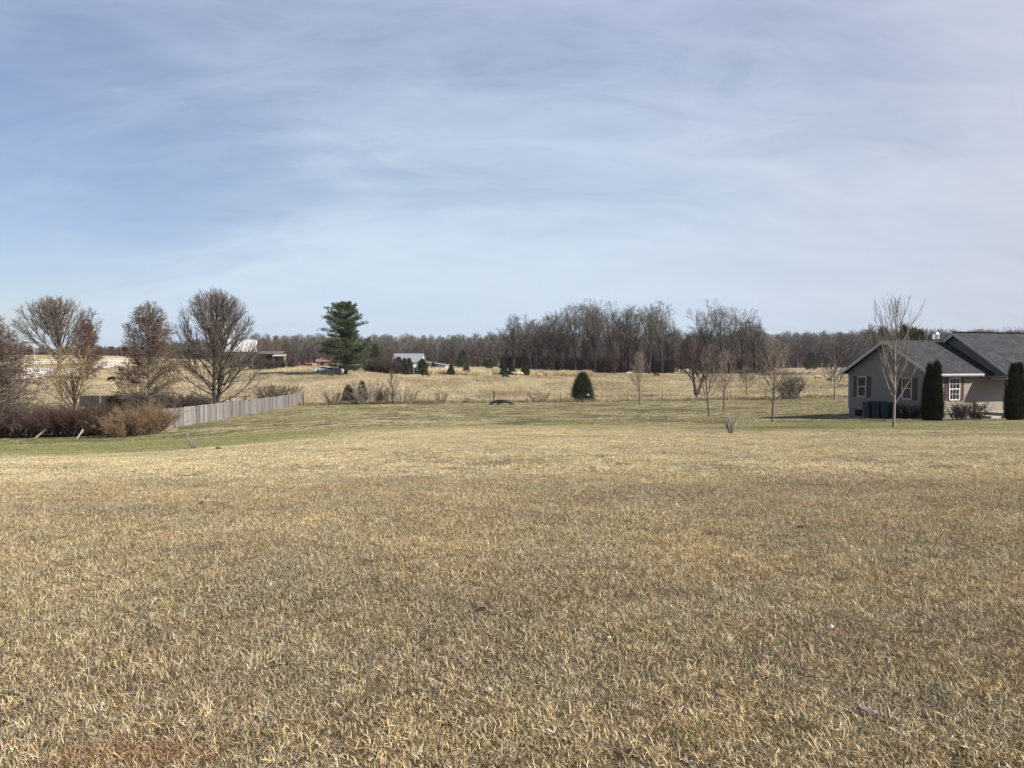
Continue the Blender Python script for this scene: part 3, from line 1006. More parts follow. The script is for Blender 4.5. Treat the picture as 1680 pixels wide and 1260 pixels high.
# --- the forked, dark-trunked maple at the pasture border
HT = (651 - 545) / FPX * 93
ch = grow(51, HT, .26, [dict(seg=12, wob=.03, trop=.02, tap=.85),
                        dict(n=20, t0=.22, ang=(.85, .3), L=.55, fall=.35, seg=8, wob=.08, trop=.08, r=.36, tap=.85),
                        dict(n=10, t0=.2, ang=(.6, .4), L=.42, fall=.4, seg=5, wob=.10, trop=.07, r=.5, tap=.8),
                        dict(n=7, t0=.1, ang=(.6, .4), L=.45, fall=.3, seg=3, wob=.12, trop=.04, r=.6, tap=.7),
                        dict(n=2, t0=.1, ang=(.6, .4), L=.5, fall=.3, seg=2, wob=.12, trop=.0, r=.6, tap=.7)],
          env_prof([0, 1.5, 3, 5, 7, 8.2], [.6, 1.8, 2.7, 2.8, 2.0, .4]), .95, rmin=.013,
          forks=[(0, -.13, 0, 1.0), (0, .32, .05, .9)])
a, b = tree_meshes('forked maple', ch, BK_D, BK_R)
plant_tree('maple_tree', a, b, hit(1142, 650.5), 0.1, 1, 'dark forked maple with a reddish crown standing on the pasture border', top=548, hw=27)

# --- young lawn maples
def young(seed, H, w, bole=.22, r=.055, up=.10, n1=22, rm=.008):
    return grow(seed, H, r, [dict(seg=14, wob=.018, trop=.02, tap=.9),
                             dict(n=n1, t0=bole, ang=(.95, .35), L=.50, fall=.45, seg=8, wob=.05, trop=up, r=.42, tap=.85),
                             dict(n=8, t0=.15, ang=(.6, .4), L=.42, fall=.45, seg=5, wob=.08, trop=.06, r=.55, tap=.8),
                             dict(n=5, t0=.15, ang=(.6, .4), L=.42, fall=.3, seg=3, wob=.10, trop=.04, r=.7, tap=.7)],
                env_prof([0, bole * H, .45 * H, .75 * H, H], [w * .7, w * 1.0, w, w * (.85 if seed != 65 else 1.1), w * (.3 if seed != 65 else .75)]), .97, rmin=rm)


YG = 'young bare maples dotted over the right-hand lawn'
for px, row, top, wpx, seed, bk, lab in [
        (1050, 665, 575, 17, 61, BK, 'thin young bare maple on the lawn right of the dark cedar bush'),
        (1163, 684, 566, 19, 62, BK, 'young bare maple nearest the forked dark maple, on the open lawn'),
        (1188, 673, 572, 21, 63, BK, 'young bare maple standing just behind and right of a taller thin one'),
        (1225, 650, 600, 14, 64, BK, 'smallest young bare tree, out at the pasture border'),
        (1267, 692, 552, 27, 65, BK, 'young bare maple left of the house with a fan-shaped crown'),
        (1370, 656, 566, 20, 66, BK_L, 'reddish young bare maple close to the left corner of the house')]:
    p = hit(px, row)
    H = (row - top) / FPX * p.y
    ch = young(seed, H, wpx / FPX * p.y * 1.1, rm=.009 if p.y < 75 else .012, up=.12, r=.06 * H / 5, n1=30)
    a, b = tree_meshes('young maple', ch, bk, TW_P if seed != 66 else BK_R)
    plant_tree('young_maple', a, b, p, seed, 1, lab, group=YG, top=top, hw=wpx)
# the taller one in front of the house
p = hit(1466, 702)
H = (702 - 483) / FPX * p.y
ch = grow(72, H, .085, [dict(seg=14, wob=.02, trop=.02, tap=.88),
                        dict(n=26, t0=.20, ang=(.95, .38), L=.64, fall=.42, seg=10, wob=.05, trop=.085, r=.42, tap=.85),
                        dict(n=6, t0=.2, ang=(.55, .35), L=.42, fall=.45, seg=6, wob=.07, trop=.06, r=.55, tap=.8),
                        dict(n=4, t0=.15, ang=(.6, .4), L=.4, fall=.3, seg=4, wob=.10, trop=.04, r=.6, tap=.7)],
          env_prof([0, 1.2, 3, 5.5, H], [1.6, 2.5, 2.5, 2.3, .9]), .96, rmin=.009)
a, b = tree_meshes('house maple', ch, BK_L, TW_P)
plant_tree('young_maple', a, b, p, 1.2, 1, 'pale-barked bare maple standing right in front of the house gable, tallest on the lawn', group=YG, top=484, hw=50)

# --- the oak grove across the pasture: six skeletons shared by many standing trees
OAK = []
for i, (H, w, tf) in enumerate([(25, 7.0, .40), (25, 6.2, .46), (24, 7.4, .36), (22, 6.0, .48), (18, 5.6, .42)]):
    ch = grow(100 + i, H, .38, lv_oak(n1=9, n2=9, n3=7, n4=4), env_ell(H * .64, w, H * .385, 2.3), tf + .10, rmin=.030)
    OAK.append((H,) + tree_meshes('grove oak', ch, BK_K, TW_G if i % 2 else TW_O2))
SL = []
for i in range(3):
    ch = grow(120 + i, 16, .22, [dict(seg=10, wob=.03, trop=.02, tap=.85),
                                 dict(n=30, t0=.08, ang=(.95, .4), L=.36, fall=.4, seg=6, wob=.1, trop=.05, r=.4, tap=.8),
                                 dict(n=8, t0=.2, ang=(.7, .5), L=.45, fall=.3, seg=4, wob=.15, trop=.04, r=.5, tap=.7),
                                 dict(n=5, t0=.1, ang=(.8, .5), L=.5, fall=.2, seg=2, wob=.2, trop=.02, r=.6, tap=.6)],
              env_ell(9, 3.6, 7.6), .98, rmin=.034)
    SL.append((16,) + tree_meshes('slender tree', ch, BK_R if i else BK_D, BK_R if i != 1 else TW))

GG = 'tall bare oaks of the grove across the pasture'
front = [  # px, row base, row top, model, dx spin, label
    (842, 611, 516, 4, 'leftmost bare oak of the grove, low and ragged'),
    (872, 612, 517, 2, 'oak with heavy forking limbs near the left end of the grove'),
    (908, 612, 511, 3, 'grove oak left of the tallest ones, above the dark cedar bush'),
    (945, 613, 497, 1, 'tall grove oak directly above the dark cedar bush'),
    (976, 613, 490, 0, 'tallest grove oak, its crown the highest point of the grove'),
    (1008, 613, 496, 2, 'thick-trunked grove oak right of the tallest one'),
    (1034, 613, 500, 3, 'straight-trunked grove oak above the thin young lawn maple'),
    (1066, 613, 500, 1, 'dark thick-trunked grove oak left of the gap with the white cow'),
    (1086, 612, 494, 0, 'last tall oak on the right end of the dense grove'),
    (1161, 612, 492, 2, 'tall open-crowned oak behind the forked maple'),
    (1186, 611, 502, 1, 'leaning forked oak in the right-hand clump'),
    (1218, 610, 505, 0, 'wide branching oak in the right-hand clump'),
    (1241, 609, 521, 4, 'lowest oak, rightmost of the right-hand clump')]
first = {}
for i, (px, rb, rt, k, lab) in enumerate(front):
    D = 246 + (i * 7) % 16
    p = at(px, D)
    H = zrow(rt, D) - p.z
    s = H / OAK[k][0]
    plant_tree('oak_tree', OAK[k][1], OAK[k][2], p, i * 1.7 + .4, s, lab, group=GG, top=rt, hw=[24, 27, 26, 25, 30, 26, 22, 24, 27, 29, 25, 29, 22][i])
rb_ = random.Random(4)
bk_lab = 'one of the bare oaks packed in the depth of the dense grove'
i = 0
for px, rt in [(828, 538), (855, 530), (888, 524), (898, 519), (922, 511), (932, 506), (958, 499), (966, 504), (994, 499),
               (1018, 506), (1026, 514), (1048, 510), (1074, 512), (1100, 522), (915, 534), (984, 516)]:
    D = 262 + rb_.uniform(0, 45)
    k = rb_.randrange(5)
    p = at(px, D)
    H = zrow(rt, D) - p.z
    s = H / OAK[k][0]
    plant_tree('oak_tree', OAK[k][1], OAK[k][2], p, rb_.uniform(0, 6.28), s * rb_.uniform(.8, 1.0), bk_lab, group='bare oaks in the depth of the grove', sz=s, top=rt, hw=rb_.uniform(18, 25))
for px, rt in [(1142, 536), (1200, 522), (1232, 532)]:
    D = 268 + rb_.uniform(0, 30)
    k = rb_.randrange(5)
    p = at(px, D); H = zrow(rt, D) - p.z; s = H / OAK[k][0]
    plant_tree('oak_tree', OAK[k][1], OAK[k][2], p, rb_.uniform(0, 6.28), s * .85, 'one of the bare oaks standing behind the right-hand clump',
               group='bare oaks behind the right-hand clump', sz=s, top=rt, hw=22)
for i in range(70):
    px = rb_.choice([rb_.uniform(822, 1118), rb_.uniform(822, 1118), rb_.uniform(1115, 1260)])
    D = rb_.uniform(258, 300)
    p = at(px, D)
    k = rb_.randrange(3)
    s = rb_.uniform(.45, .8) if px < 1110 else rb_.uniform(.4, .6)
    if px < 870: s *= .75
    o = plant_tree('slender_tree', SL[k][1], SL[k][2], p, rb_.uniform(0, 6.28), s * 1.1,
                   'one of the thin reddish brown understorey trees between the grove oaks', group='thin understorey trees of the grove', sz=s)


# --- far wood: one mass across the whole horizon
def wood_variant(seed, H, w, dark, twc, nb=46):
    rng = np.random.default_rng(seed)
    ch = grow(seed, H, .2, [dict(seg=5, wob=.03, trop=.02, tap=.8),
                            dict(n=nb * .4, t0=.05, ang=(1.0, .4), L=.38, fall=.35, seg=3, wob=.12, trop=.05, r=.4, tap=.8),
                            dict(n=6, t0=.2, ang=(.7, .5), L=.5, fall=.3, seg=2, wob=.2, trop=.03, r=.5, tap=.7),
                            dict(n=4, t0=.1, ang=(.8, .5), L=.6, fall=.3, seg=1, wob=.2, trop=.03, r=.6, tap=.7)],
              env_ell(H * .52, w, H * .52), .97, rmin=.075)
    V, F = tubes(ch, lambda r: 3)
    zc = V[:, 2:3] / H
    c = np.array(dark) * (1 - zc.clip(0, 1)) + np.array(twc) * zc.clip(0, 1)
    return V, F, np.concatenate([c, np.ones((len(V), 1))], 1)


def wood_cone(seed, H, w, col):
    rng = np.random.default_rng(seed)
    n = 900
    z = H * (rng.uniform(.04, 1, n))
    r = w * (1 - z / H) ** .8 * rng.uniform(.4, 1.0, n) + .1
    t = rng.uniform(0, 6.28, n)
    V, F = leaf_quads(rng, np.stack([r * np.cos(t), r * np.sin(t), z], 1), .8)
    c = np.array(col) * (0.7 + .6 * rng.uniform(0, 1, (n, 1)))
    return V, F, np.repeat(np.concatenate([c, np.ones((n, 1))], 1), 4, 0)


mW, tW, pW = base_mat('far wood')
aW = N(tW, 'ShaderNodeAttribute', attribute_name='bc')
tW.links.new(aW.outputs['Color'], pW.inputs['Base Color'])
pW.inputs['Roughness'].default_value = .9
pW.inputs['Specular IOR Level'].default_value = .1
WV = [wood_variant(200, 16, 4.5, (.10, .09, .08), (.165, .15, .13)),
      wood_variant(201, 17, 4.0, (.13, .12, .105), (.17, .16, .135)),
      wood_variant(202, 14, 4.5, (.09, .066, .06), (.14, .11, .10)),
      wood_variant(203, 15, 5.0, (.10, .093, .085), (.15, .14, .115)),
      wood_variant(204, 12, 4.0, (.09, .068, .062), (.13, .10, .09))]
rg2 = np.random.default_rng(77)
rows = []
for band, (d0, d1, n) in enumerate([(395, 430, 800), (430, 480, 800), (480, 560, 900), (600, 760, 900)]):
    px = rg2.uniform(-500, 2200, n)
    D = rg2.uniform(d0, d1, n)
    # the hollow behind the left hill is farther away
    D = D + np.where(px < 420, 60, 0)
    x = (px - 840) / FPX * D
    zt = EYE + (592 - np.interp(px, [-500, 150, 330, 420, 500, 620, 720, 800, 900, 1250, 1330, 1440, 1680, 2200],
                                [573, 571, 560, 556, 554, 552, 556, 553, 552, 550, 552, 547, 548, 548])) / FPX * D
    z = ZA(x, D)
    H = zt - z
    rows.append(np.stack([x, D, z, H * rg2.uniform(.78, 1.06, n) / 15.2], 1))
A = np.concatenate(rows)
rot = np.zeros((len(A), 3)); rot[:, 2] = rg2.uniform(0, 6.28, len(A))
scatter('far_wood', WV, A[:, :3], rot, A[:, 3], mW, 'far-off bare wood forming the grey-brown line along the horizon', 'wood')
# thicket at the foot of the grove and along the far pasture edge
TH = [wood_variant(210 + i, 3.2, 1.9, (.075, .05, .04), (.115, .075, .06), 30) for i in range(3)]
tp = []
for i in range(2600):
    px = rb_.uniform(822, 1262) if i % 3 else rb_.uniform(-100, 1760)
    D = rb_.uniform(262, 310) if i % 3 else rb_.uniform(382, 400)
    if 1105 < px < 1150 and i % 3: continue
    tp.append(tuple(at(px, D)) + (rb_.uniform(.6, 1.7),))
A = np.array(tp)
rot = np.zeros((len(A), 3)); rot[:, 2] = rg2.uniform(0, 6.28, len(A))
scatter('thicket', TH, A[:, :3], rot, A[:, 3], mW, 'low dark brown thicket filling the ground under the distant trees', 'thicket')


# --- evergreens
def foliage_spray(rng, C, D_, L, w, n_per, spread):
    """n_per thin triangles bursting from each point C, mostly along D_"""
    n = len(C)
    C2 = np.repeat(C, n_per, 0) + rng.normal(0, spread, (n * n_per, 3))
    d = np.repeat(D_, n_per, 0) + rng.normal(0, .45, (n * n_per, 3))
    d /= np.linalg.norm(d, axis=1)[:, None]
    s = np.cross(d, rng.normal(0, 1, d.shape)); s /= np.linalg.norm(s, axis=1)[:, None] + 1e-9
    l = L * rng.uniform(.5, 1.3, (len(d), 1))
    V = np.stack([C2 - s * w, C2 + s * w, C2 + d * l], 1).reshape(-1, 3)
    i = np.arange(len(d)) * 3
    return V, [np.stack([i, i + 1, i + 2], 1)]


def column_evergreen(seed, H, prof, n, L, w, upb=1.0, lobes=()):
    """dense evergreen: sprays through the outer shell of a lathe profile; lobes = (dx, dy, height, scale) leaders"""
    rng = np.random.default_rng(seed)
    Cs = []; Ds = []
    lb = list(lobes) or [(0, 0, 1.0, 1.0)]
    for (dx, dy, hh, sc) in lb:
        m = int(n * sc / sum(l[3] for l in lb))
        z = rng.uniform(0, 1, m) ** .9
        r = np.interp(z, [p[0] for p in prof], [p[1] for p in prof])
        t = rng.uniform(0, 6.28, m)
        bump_ = 1 + .18 * np.sin(t * 5 + z * 17 + seed) + .16 * np.sin(t * 9 - z * 31) + .10 * np.sin(t * 3 + z * 53)
        q = rng.uniform(.55, 1.0, m) ** .5 * bump_
        Cs.append(np.stack([dx + r * sc ** .5 * q * np.cos(t), dy + r * sc ** .5 * q * np.sin(t), z * H * hh], 1))
        Ds.append(np.stack([np.cos(t) * .6, np.sin(t) * .6, np.full(m, upb)], 1))
    return foliage_spray(rng, np.concatenate(Cs), np.concatenate(Ds), L, w, 3, L * .25)


def core_mesh(name, H, prof, mat, k=.62):
    mb = MB()
    mb.lathe((0, 0, 0), [(max(.01, r * k), z * H * .9 + .02) for z, r in prof], 10)
    return mb


def evergreen(name, seed, loc, H, prof, n, L, w, leafm, label, cat, group=None, upb=1.0, lobes=(), trunk=None):
    t = empty(name, loc, seed, label, cat, group)
    V, F = column_evergreen(seed, H, prof, n, L, w, upb, lobes)
    kid(t, link_mesh('crown', np_mesh('crown', V, F, leafm)))
    mb = MB()
    mb.bar((0, 0, -.1), (0, 0, H * .8), 0, r=trunk or H * .02 + .03, r2=.01)
    kid(t, mb.build('trunk', BK_D))
    return t


CONE = [(0, .8), (.08, 1.0), (.3, .92), (.6, .62), (.85, .28), (1, .04)]
sc_ = lambda pr, r: [(a, b * r) for a, b in pr]
# white pine: whorled boughs with flat needle pads, open gaps
def pine():
    rng = np.random.default_rng(9)
    H = (608 - 492) / FPX * 163
    chains = []; C = []; DD = []
    tz = np.linspace(-.2, H * .97, 16)
    tp_ = np.stack([.15 * np.sin(tz * .6), .1 * np.cos(tz * .5), tz], 1)
    chains.append((0, tp_, np.linspace(.42, .08, 16)))
    zs = [0, .07, .14, .25, .38, .47, .55, .62, .7, .8, .9, 1.0]
    rl = [0, 3.4, 5.2, 5.3, 5.0, 4.4, 4.8, 4.0, 3.8, 4.2, 3.4, .9]
    rr_ = [0, 3.6, 5.5, 5.4, 4.9, 2.4, 2.2, 3.4, 3.6, 3.2, 2.3, .9]
    z = .09
    while z < .99:
        nb = rng.integers(4, 7)
        for j in range(nb):
            t = rng.uniform(0, 6.28)
            R = np.interp(z, zs, rl) if math.cos(t) < 0 else np.interp(z, zs, rr_)
            R *= rng.uniform(.62, 1.12)
            if z > .42 and rng.uniform() < .13: continue
            p = np.array([.15 * math.sin(z * H * .6), .1 * math.cos(z * H * .5), z * H])
            e = (.42 if z > .5 else .1) + rng.normal(0, .12)
            d = _norm(np.array([math.cos(t), math.sin(t), e]))
            pts = [p]
            for q in range(6):
                d = _norm(d + rng.normal(0, .05, 3) + np.array([0, 0, .035 if q > 2 else -.03]))
                p = p + d * R / 6 * 1.05
                pts.append(p)
                if q >= 1:
                    m = 11 if q < 5 else 16
                    pd = rng.normal(0, 1, (m, 3)) * np.array([R * .12, R * .12, .11])
                    C.append(p + pd); DD.append(np.tile(d * .7 + np.array([0, 0, .45]), (m, 1)))
            chains.append((1, np.array(pts), np.linspace(.075, .02, 7)))
        z += rng.uniform(.026, .040)
    # one long up-swept bough on the right
    p = np.array([1.0, -.3, H * .27]); d = _norm(np.array([1, -.1, .28])); pts = [p]
    for q in range(9):
        d = _norm(d + np.array([0, 0, .10])); p = p + d * .62; pts.append(p)
        C.append(p + rng.normal(0, .28, (26, 3))); DD.append(np.tile(d + np.array([0, 0, .3]), (26, 1)))
    chains.append((1, np.array(pts), np.linspace(.09, .03, 10)))
    C = np.concatenate(C); DD = np.concatenate(DD)
    V, F = foliage_spray(rng, C, DD, .40, .05, 6, .12)
    t = empty('white_pine', at(567, 163), 0, 'tall ragged green pine standing alone on the hill right of the farm buildings', 'tree')
    Vt, Ft = tubes(chains, lambda r: 7)
    kid(t, link_mesh('trunk', np_mesh('trunk', Vt, Ft, BK_D, True)))
    kid(t, link_mesh('crown', np_mesh('crown', V, F, LF_P)))


pine()

# cedars dotted about: px, row base, row top, half-width px, depth, label
CG = 'small dark cedars dotted along the far pasture edge'
ced = [(572, 659, 634, 8, None, 'bronze-green cedar at the left end of the border brush', 'cedar_tree', None),
       (594, 659, 628, 8, None, 'dark cedar in the middle of the border brush', 'cedar_tree', None),
       (623, 659, 643, 5, None, 'smallest cedar low in the border brush', 'cedar_tree', None),
       (654, 608, 588, 8, 188, 'leftmost of the cedars in front of the metal-roofed barn', 'cedar_tree', CG),
       (664, 609, 590, 6, 184, 'second cedar from the left before the metal-roofed barn', 'cedar_tree', CG),
       (671, 610, 590, 6, 186, 'cedar before the barn just left of its white gable', 'cedar_tree', CG),
       (693, 612, 591, 7.5, 190, 'full round cedar at the right corner of the barn', 'cedar_tree', CG),
       (711, 602, 596, 4, 225, 'small cedar in front of the low lean-to shed', 'cedar_tree', CG),
       (740, 611, 600, 5.5, 200, 'dark cedar standing in the tall golden grass right of the shed', 'cedar_tree', CG),
       (765, 612, 602, 5.5, 204, 'ragged cedar in the golden grass, second to the right of the shed', 'cedar_tree', CG),
       (827, 612, 600, 6, 212, 'cedar above the black grazing cow at mid pasture', 'cedar_tree', CG),
       (840, 613, 601, 6.5, 212, 'cedar right beside the cedar above the mid-pasture cow', 'cedar_tree', CG),
       (862, 612, 600, 6, 214, 'cedar under the heavy-limbed oak at the left of the grove', 'cedar_tree', CG),
       (760, 598, 576, 10, 330, 'big dark green cedar against the far wood', 'cedar_tree', None),
       (616, 588, 568, 9, 240, 'dark evergreen behind the brush right of the pine', 'cedar_tree', None),
       (803, 600, 590, 6, 330, 'small dark cedar low against the far wood', 'cedar_tree', None),
       (900, 610, 594, 7, 236, 'dark cedar at the foot of the grove', 'cedar_tree', CG),
       (1330, 604, 580, 9, 330, 'dark evergreen in the far wood above the fallen brush', 'cedar_tree', None)]
for i, (px, rb, rt, hw, D, lab, nm, grp) in enumerate(ced):
    p = at(px, D) if D else hit(px, rb)
    H = (zrow(rt, p.y) - p.z)
    w = hw / FPX * p.y
    far = p.y > 150
    evergreen(nm, 300 + i, p, H, sc_(CONE if i % 3 else [(0, .7), (.15, 1), (.5, .95), (.8, .6), (1, .1)], w),
              1500 if not far else 1000, H * .12 + .05, .02 if not far else .06, LF_CB if i in (0, 3, 4, 5, 9) else LF_C, lab, 'tree', grp)
# the dark cedar bush by the picnic table
p = hit(956, 657.5)
evergreen('cedar_bush', 400, p + Vector((0, .3, 0)), (657 - 617) / FPX * p.y, sc_([(0, .75), (.12, 1.0), (.32, 1.05), (.52, .9), (.72, .6), (.87, .34), (1, .06)], 12.5 / FPX * p.y),
          4200, .62, .022, LF_C, 'rounded dark cedar bush behind the picnic table at the pasture border', 'bush', None, 1.3)
# arborvitae by the house
ARB = [(0, .62), (.1, .88), (.28, 1.0), (.52, .84), (.74, .52), (.9, .22), (1, .03)]
for px, row, top, hw, sd, lobes, lab in [
        (1532, 692, 597, 15, 411, ((-.18, .05, 1.0, 1.0), (.2, -.05, .95, 1.0), (.3, -.1, .72, .9), (-.2, .1, .7, .9)), 'dark columnar arborvitae at the front corner of the house, left of the lit window'),
        (1667, 691, 600, 16, 412, ((-.22, .05, 1.0, 1.0), (.24, 0, .98, 1.0), (.1, -.15, .7, 1.0)), 'dark columnar arborvitae by the porch at the right edge of the photo')]:
    D = 44.2 if px < 1600 else 43.3
    p = at(px, D)
    evergreen('arborvitae', sd, p, zrow(top, D) - p.z, sc_(ARB, hw / FPX * D * .47), 9500, .24, .013, LF_A, lab, 'shrub', 'columnar arborvitae in front of the house', 1.6, lobes)
# dark evergreen ball behind the hedge
p = at(186, 66)
evergreen('evergreen_shrub', 420, p, zrow(653, 66) - p.z, [(0, .5), (.3, 1.0), (.7, .85), (1, .2)], 1800, .22, .03, LF_E, 'rounded dark green shrub peeking over the hedge', 'shrub')


# --- twiggy shrubs
def shrub_mesh(name, seed, H, R, nst, mat, n2=7, n3=4, rm=.006, lean=.9, trop=.03, rad=.016):
    rng = np.random.default_rng(seed)
    ch = []
    for i in range(nst):
        t = rng.uniform(0, 6.28); q = rng.uniform(0, 1) ** .5
        base = np.array([math.cos(t), math.sin(t), 0]) * R * .35 * q
        p = base + np.array([0, 0, -.05]); d = _norm(np.array([math.cos(t) * q * lean, math.sin(t) * q * lean, 1.0]))
        L = H * rng.uniform(.75, 1.12); pts = [p]
        for k in range(6):
            d = _norm(d + rng.normal(0, .07, 3) + np.array([0, 0, trop])); p = p + d * L / 6; pts.append(p)
        pts = np.array(pts)
        ch.append((0, pts, np.linspace(rad, rm, 7)))
        for j in range(n2):
            f = rng.uniform(1.0, 5.8); k = int(f); pp = pts[k] + (pts[k + 1] - pts[k]) * (f - k)
            dd = _norm(pts[k + 1] - pts[k] + rng.normal(0, .5, 3) * np.linalg.norm(pts[k + 1] - pts[k]))
            L2 = H * rng.uniform(.12, .34); s = [pp]
            for _ in range(3):
                dd = _norm(dd + rng.normal(0, .16, 3) + np.array([0, 0, trop])); s.append(s[-1] + dd * L2 / 3)
            s = np.array(s)
            ch.append((1, s, np.linspace(rm * 1.3, rm * .7, 4)))
            for m in range(n3):
                u = rng.integers(0, 3); d3 = _norm(s[u + 1] - s[u] + rng.normal(0, .6, 3) * L2 / 3)
                e = s[u] + d3 * L2 * rng.uniform(.25, .5)
                ch.append((2, np.stack([s[u], e]), np.array([rm, rm * .5])))
    V, F = tubes(ch, lambda r: 4 if r > .012 else 3)
    return np_mesh(name, V, F, mat, True)


TW_RD = mat_bark('dark red hedge twigs', (0.10, 0.064, 0.052), .25)
TW_O = mat_bark('tawny hedge twigs', (0.24, 0.17, 0.10), .25)
HD = [shrub_mesh('hedge shrub', 500 + i, 2.15, 1.9, 85, TW_RD, 9, 5, .007) for i in range(3)]
for i, (px, s) in enumerate([(-28, 1.0), (8, .95), (40, .92), (74, .95), (108, .98), (143, 1.08), (172, .98)]):
    labs = ['dark reddish brown hedge shrub cut off by the left edge of the photo', 'second hedge shrub from the left edge, under the sweeping boughs',
            'dark red hedge shrub above the left one of the two leaning stakes', 'dark red hedge shrub between the two leaning stakes',
            'dark red hedge shrub just left of the right-hand leaning stake', 'tallest dark red hedge shrub, just right of the right-hand leaning stake',
            'last dark red hedge shrub, touching the tawny bush']
    o = link_mesh('hedge_shrub', HD[i % 3])
    o.location = at(px, 52.3); o.rotation_euler = (0, 0, i * 1.3); o.scale = (s, s, s)
    tag(o, labs[i], 'shrub', 'dark red hedge along the left of the lawn')
o = link_mesh('tawny_shrub', shrub_mesh('tawny shrub', 520, 2.1, 2.3, 150, TW_O, 10, 5, .007, 1.15))
o.location = at(236, 51); tag(o, 'wide tawny orange twiggy shrub at the right end of the hedge, hiding the fence end', 'shrub')
o = link_mesh('tawny_shrub', shrub_mesh('tawny shrub low', 521, 1.7, 2.0, 80, TW_O, 9, 5, .007, 1.2))
o.location = at(205, 49.6); tag(o, 'lower tawny shrub with pale twigs between the red hedge and the wide tawny one', 'shrub')
# dark brush behind the board fence
for i, (px, D, s) in enumerate([(205, 84, 1.0), (228, 86, 1.05), (262, 84, 1.0), (285, 85, .95), (310, 84, .9), (330, 83, .8)]):
    o = link_mesh('brush_shrub', shrub_mesh('brush', 530 + i, 2.2, 2.2, 70, BK_D, 9, 5, .011) if i < 2 else bpy.data.objects['brush_shrub' if i % 2 else 'brush_shrub.001'].data)
    o.location = at(px, D); o.rotation_euler = (0, 0, i * 2.0); o.scale = (s, s, s * 1.05)
    tag(o, 'one of the dark brown shrubs massed in the hollow behind the board fence', 'shrub', 'dark shrubs in the hollow behind the board fence')
for i, (px, D, s, lab) in enumerate([(608, 186, 1.3, 'dark brushy thicket shrub at the right foot of the pine'), (618, 184, 1.5, 'second dark brushy shrub right of the pine'),
                                  (628, 187, 1.7, 'tallest dark brushy shrub between the pine and the barn'), (637, 184, 1.6, 'dark brushy shrub left of the barn, next to the tallest one'),
                                  (645, 182, 1.4, 'dark brushy shrub against the left end of the barn'),
                                  (420, 190, 1.5, 'dark brushy shrub before the white metal building'), (434, 188, 1.2, 'dark brushy shrub before the left half of the dark porch'),
                                  (447, 190, 1.1, 'dark brushy shrub before the right half of the dark porch'), (474, 196, 1.3, 'dark brushy shrub right of the small farm shed')]):
    o = link_mesh('brush_shrub', bpy.data.objects['brush_shrub' if i % 2 else 'brush_shrub.001'].data)
    o.location = at(px, D); o.rotation_euler = (0, 0, i * 1.7); o.scale = (s, s, s)
    tag(o, lab, 'shrub', 'dark brush between the pine and the barn' if px > 500 else 'dark brush before the left farm buildings')
# pasture bush row behind the fence end
SHR = shrub_mesh('pasture bush', 540, 2.4, 2.3, 40, BK, 8, 5, .014, 1.1)
for i, (px, row, rt, lab) in enumerate([(444, 648, 628, 'wide brown twiggy bush behind the far end of the board fence'), (468, 647, 631, 'smaller twiggy bush right beside the wide brown one behind the fence end')]):
    D = 112; p = at(px, D); s = (zrow(rt, D) - p.z) / 2.4
    o = link_mesh('bare_bush', SHR); o.location = p; o.scale = (s * 1.3, s * 1.3, s); o.rotation_euler = (0, 0, i); tag(o, lab, 'bush')
# border brush: px, row top, half width, material, label
for i, (px, rt, D, nst, w, m, lab) in enumerate([
        (547, 641, 97, 26, 1.0, TW, 'low grey bare bush at the left end of the border brush'),
        (585, 637, 98, 22, 1.0, TW, 'grey twiggy bush between the two larger border cedars'),
        (606, 622, 97.5, 30, 1.1, TW_P, 'tall pale thicket of stems right of the dark border cedar'),
        (635, 634, 98, 22, .8, TW, 'thin grey stems left of the tallest border sapling'),
        (660, 634, 98, 24, 1.3, TW_P, 'sparse arching bush right of the tallest border sapling'),
        (722, 642, 96, 14, .8, TW, 'small lone bare shrub on the border in the open middle'),
        (681, 650, 96, 8, .6, TW, 'tiny bare shrub between the brush and the lone border shrub'),
        (763, 649, 96, 8, .7, TW_P, 'tiny pale shrub left of the brush pile'),
        (884, 641, 96, 26, 1.4, TW_P, 'wide pale airy bush between the brush pile and the cedar bush'),
        (1295, 616, 91, 60, .75, TW_G, 'dense upright grey-green bush on the border right of the fan-crowned maple')]):
    p = at(px, D); H = zrow(rt, D) - p.z
    o = link_mesh('bare_bush', shrub_mesh('border bush', 550 + i, H, H * w, nst, m, 8, 4, .011 if i != 6 else .008, .7 * w, .02, .02))
    o.location = p; tag(o, lab, 'bush')
# tallest sapling of the border brush
p = at(645, 97); H = zrow(603, 97) - p.z
ch = young(77, H, 1.1, .15, .09, .1, 16, .014)
a, b = tree_meshes('border sapling', ch, BK_D, TW)
plant_tree('sapling', a, b, p, .3, 1, 'tallest dark sapling in the border brush below the barn')
# stunted stem shrubs on the lawn
for i, (px, row, rt, lab) in enumerate([(1199, 711, 672, 'stubby pale pruned shrub alone on the right lawn'), (318, 736, 704, 'small pruned shrub with a few stubby stems on the left lawn')]):
    p = hit(px, row); H = (row - rt) / FPX * p.y
    t = empty('pruned_shrub', p, i, lab, 'shrub')
    rng = np.random.default_rng(60 + i); mb = MB()
    for k in range(8 if i == 0 else 4):
        an = rng.uniform(0, 6.28); q = Vector((math.cos(an) * .16, math.sin(an) * .16, .0))
        mb.bar(q * .2 + Vector((0, 0, -.05)), q * rng.uniform(.8, 1.9) + Vector((0, 0, H * rng.uniform(.35, .62) if k else H * .8)), 0, r=.032, r2=.02, n=7)
    kid(t, mb.build('stem', BK_L, smooth=True))
    kid(t, link_mesh('twigs', shrub_mesh('fine twigs', 70 + i, H * .98, .3, 14 if i == 0 else 8, TW_P, 5, 3, .004, .42, .03, .007)))
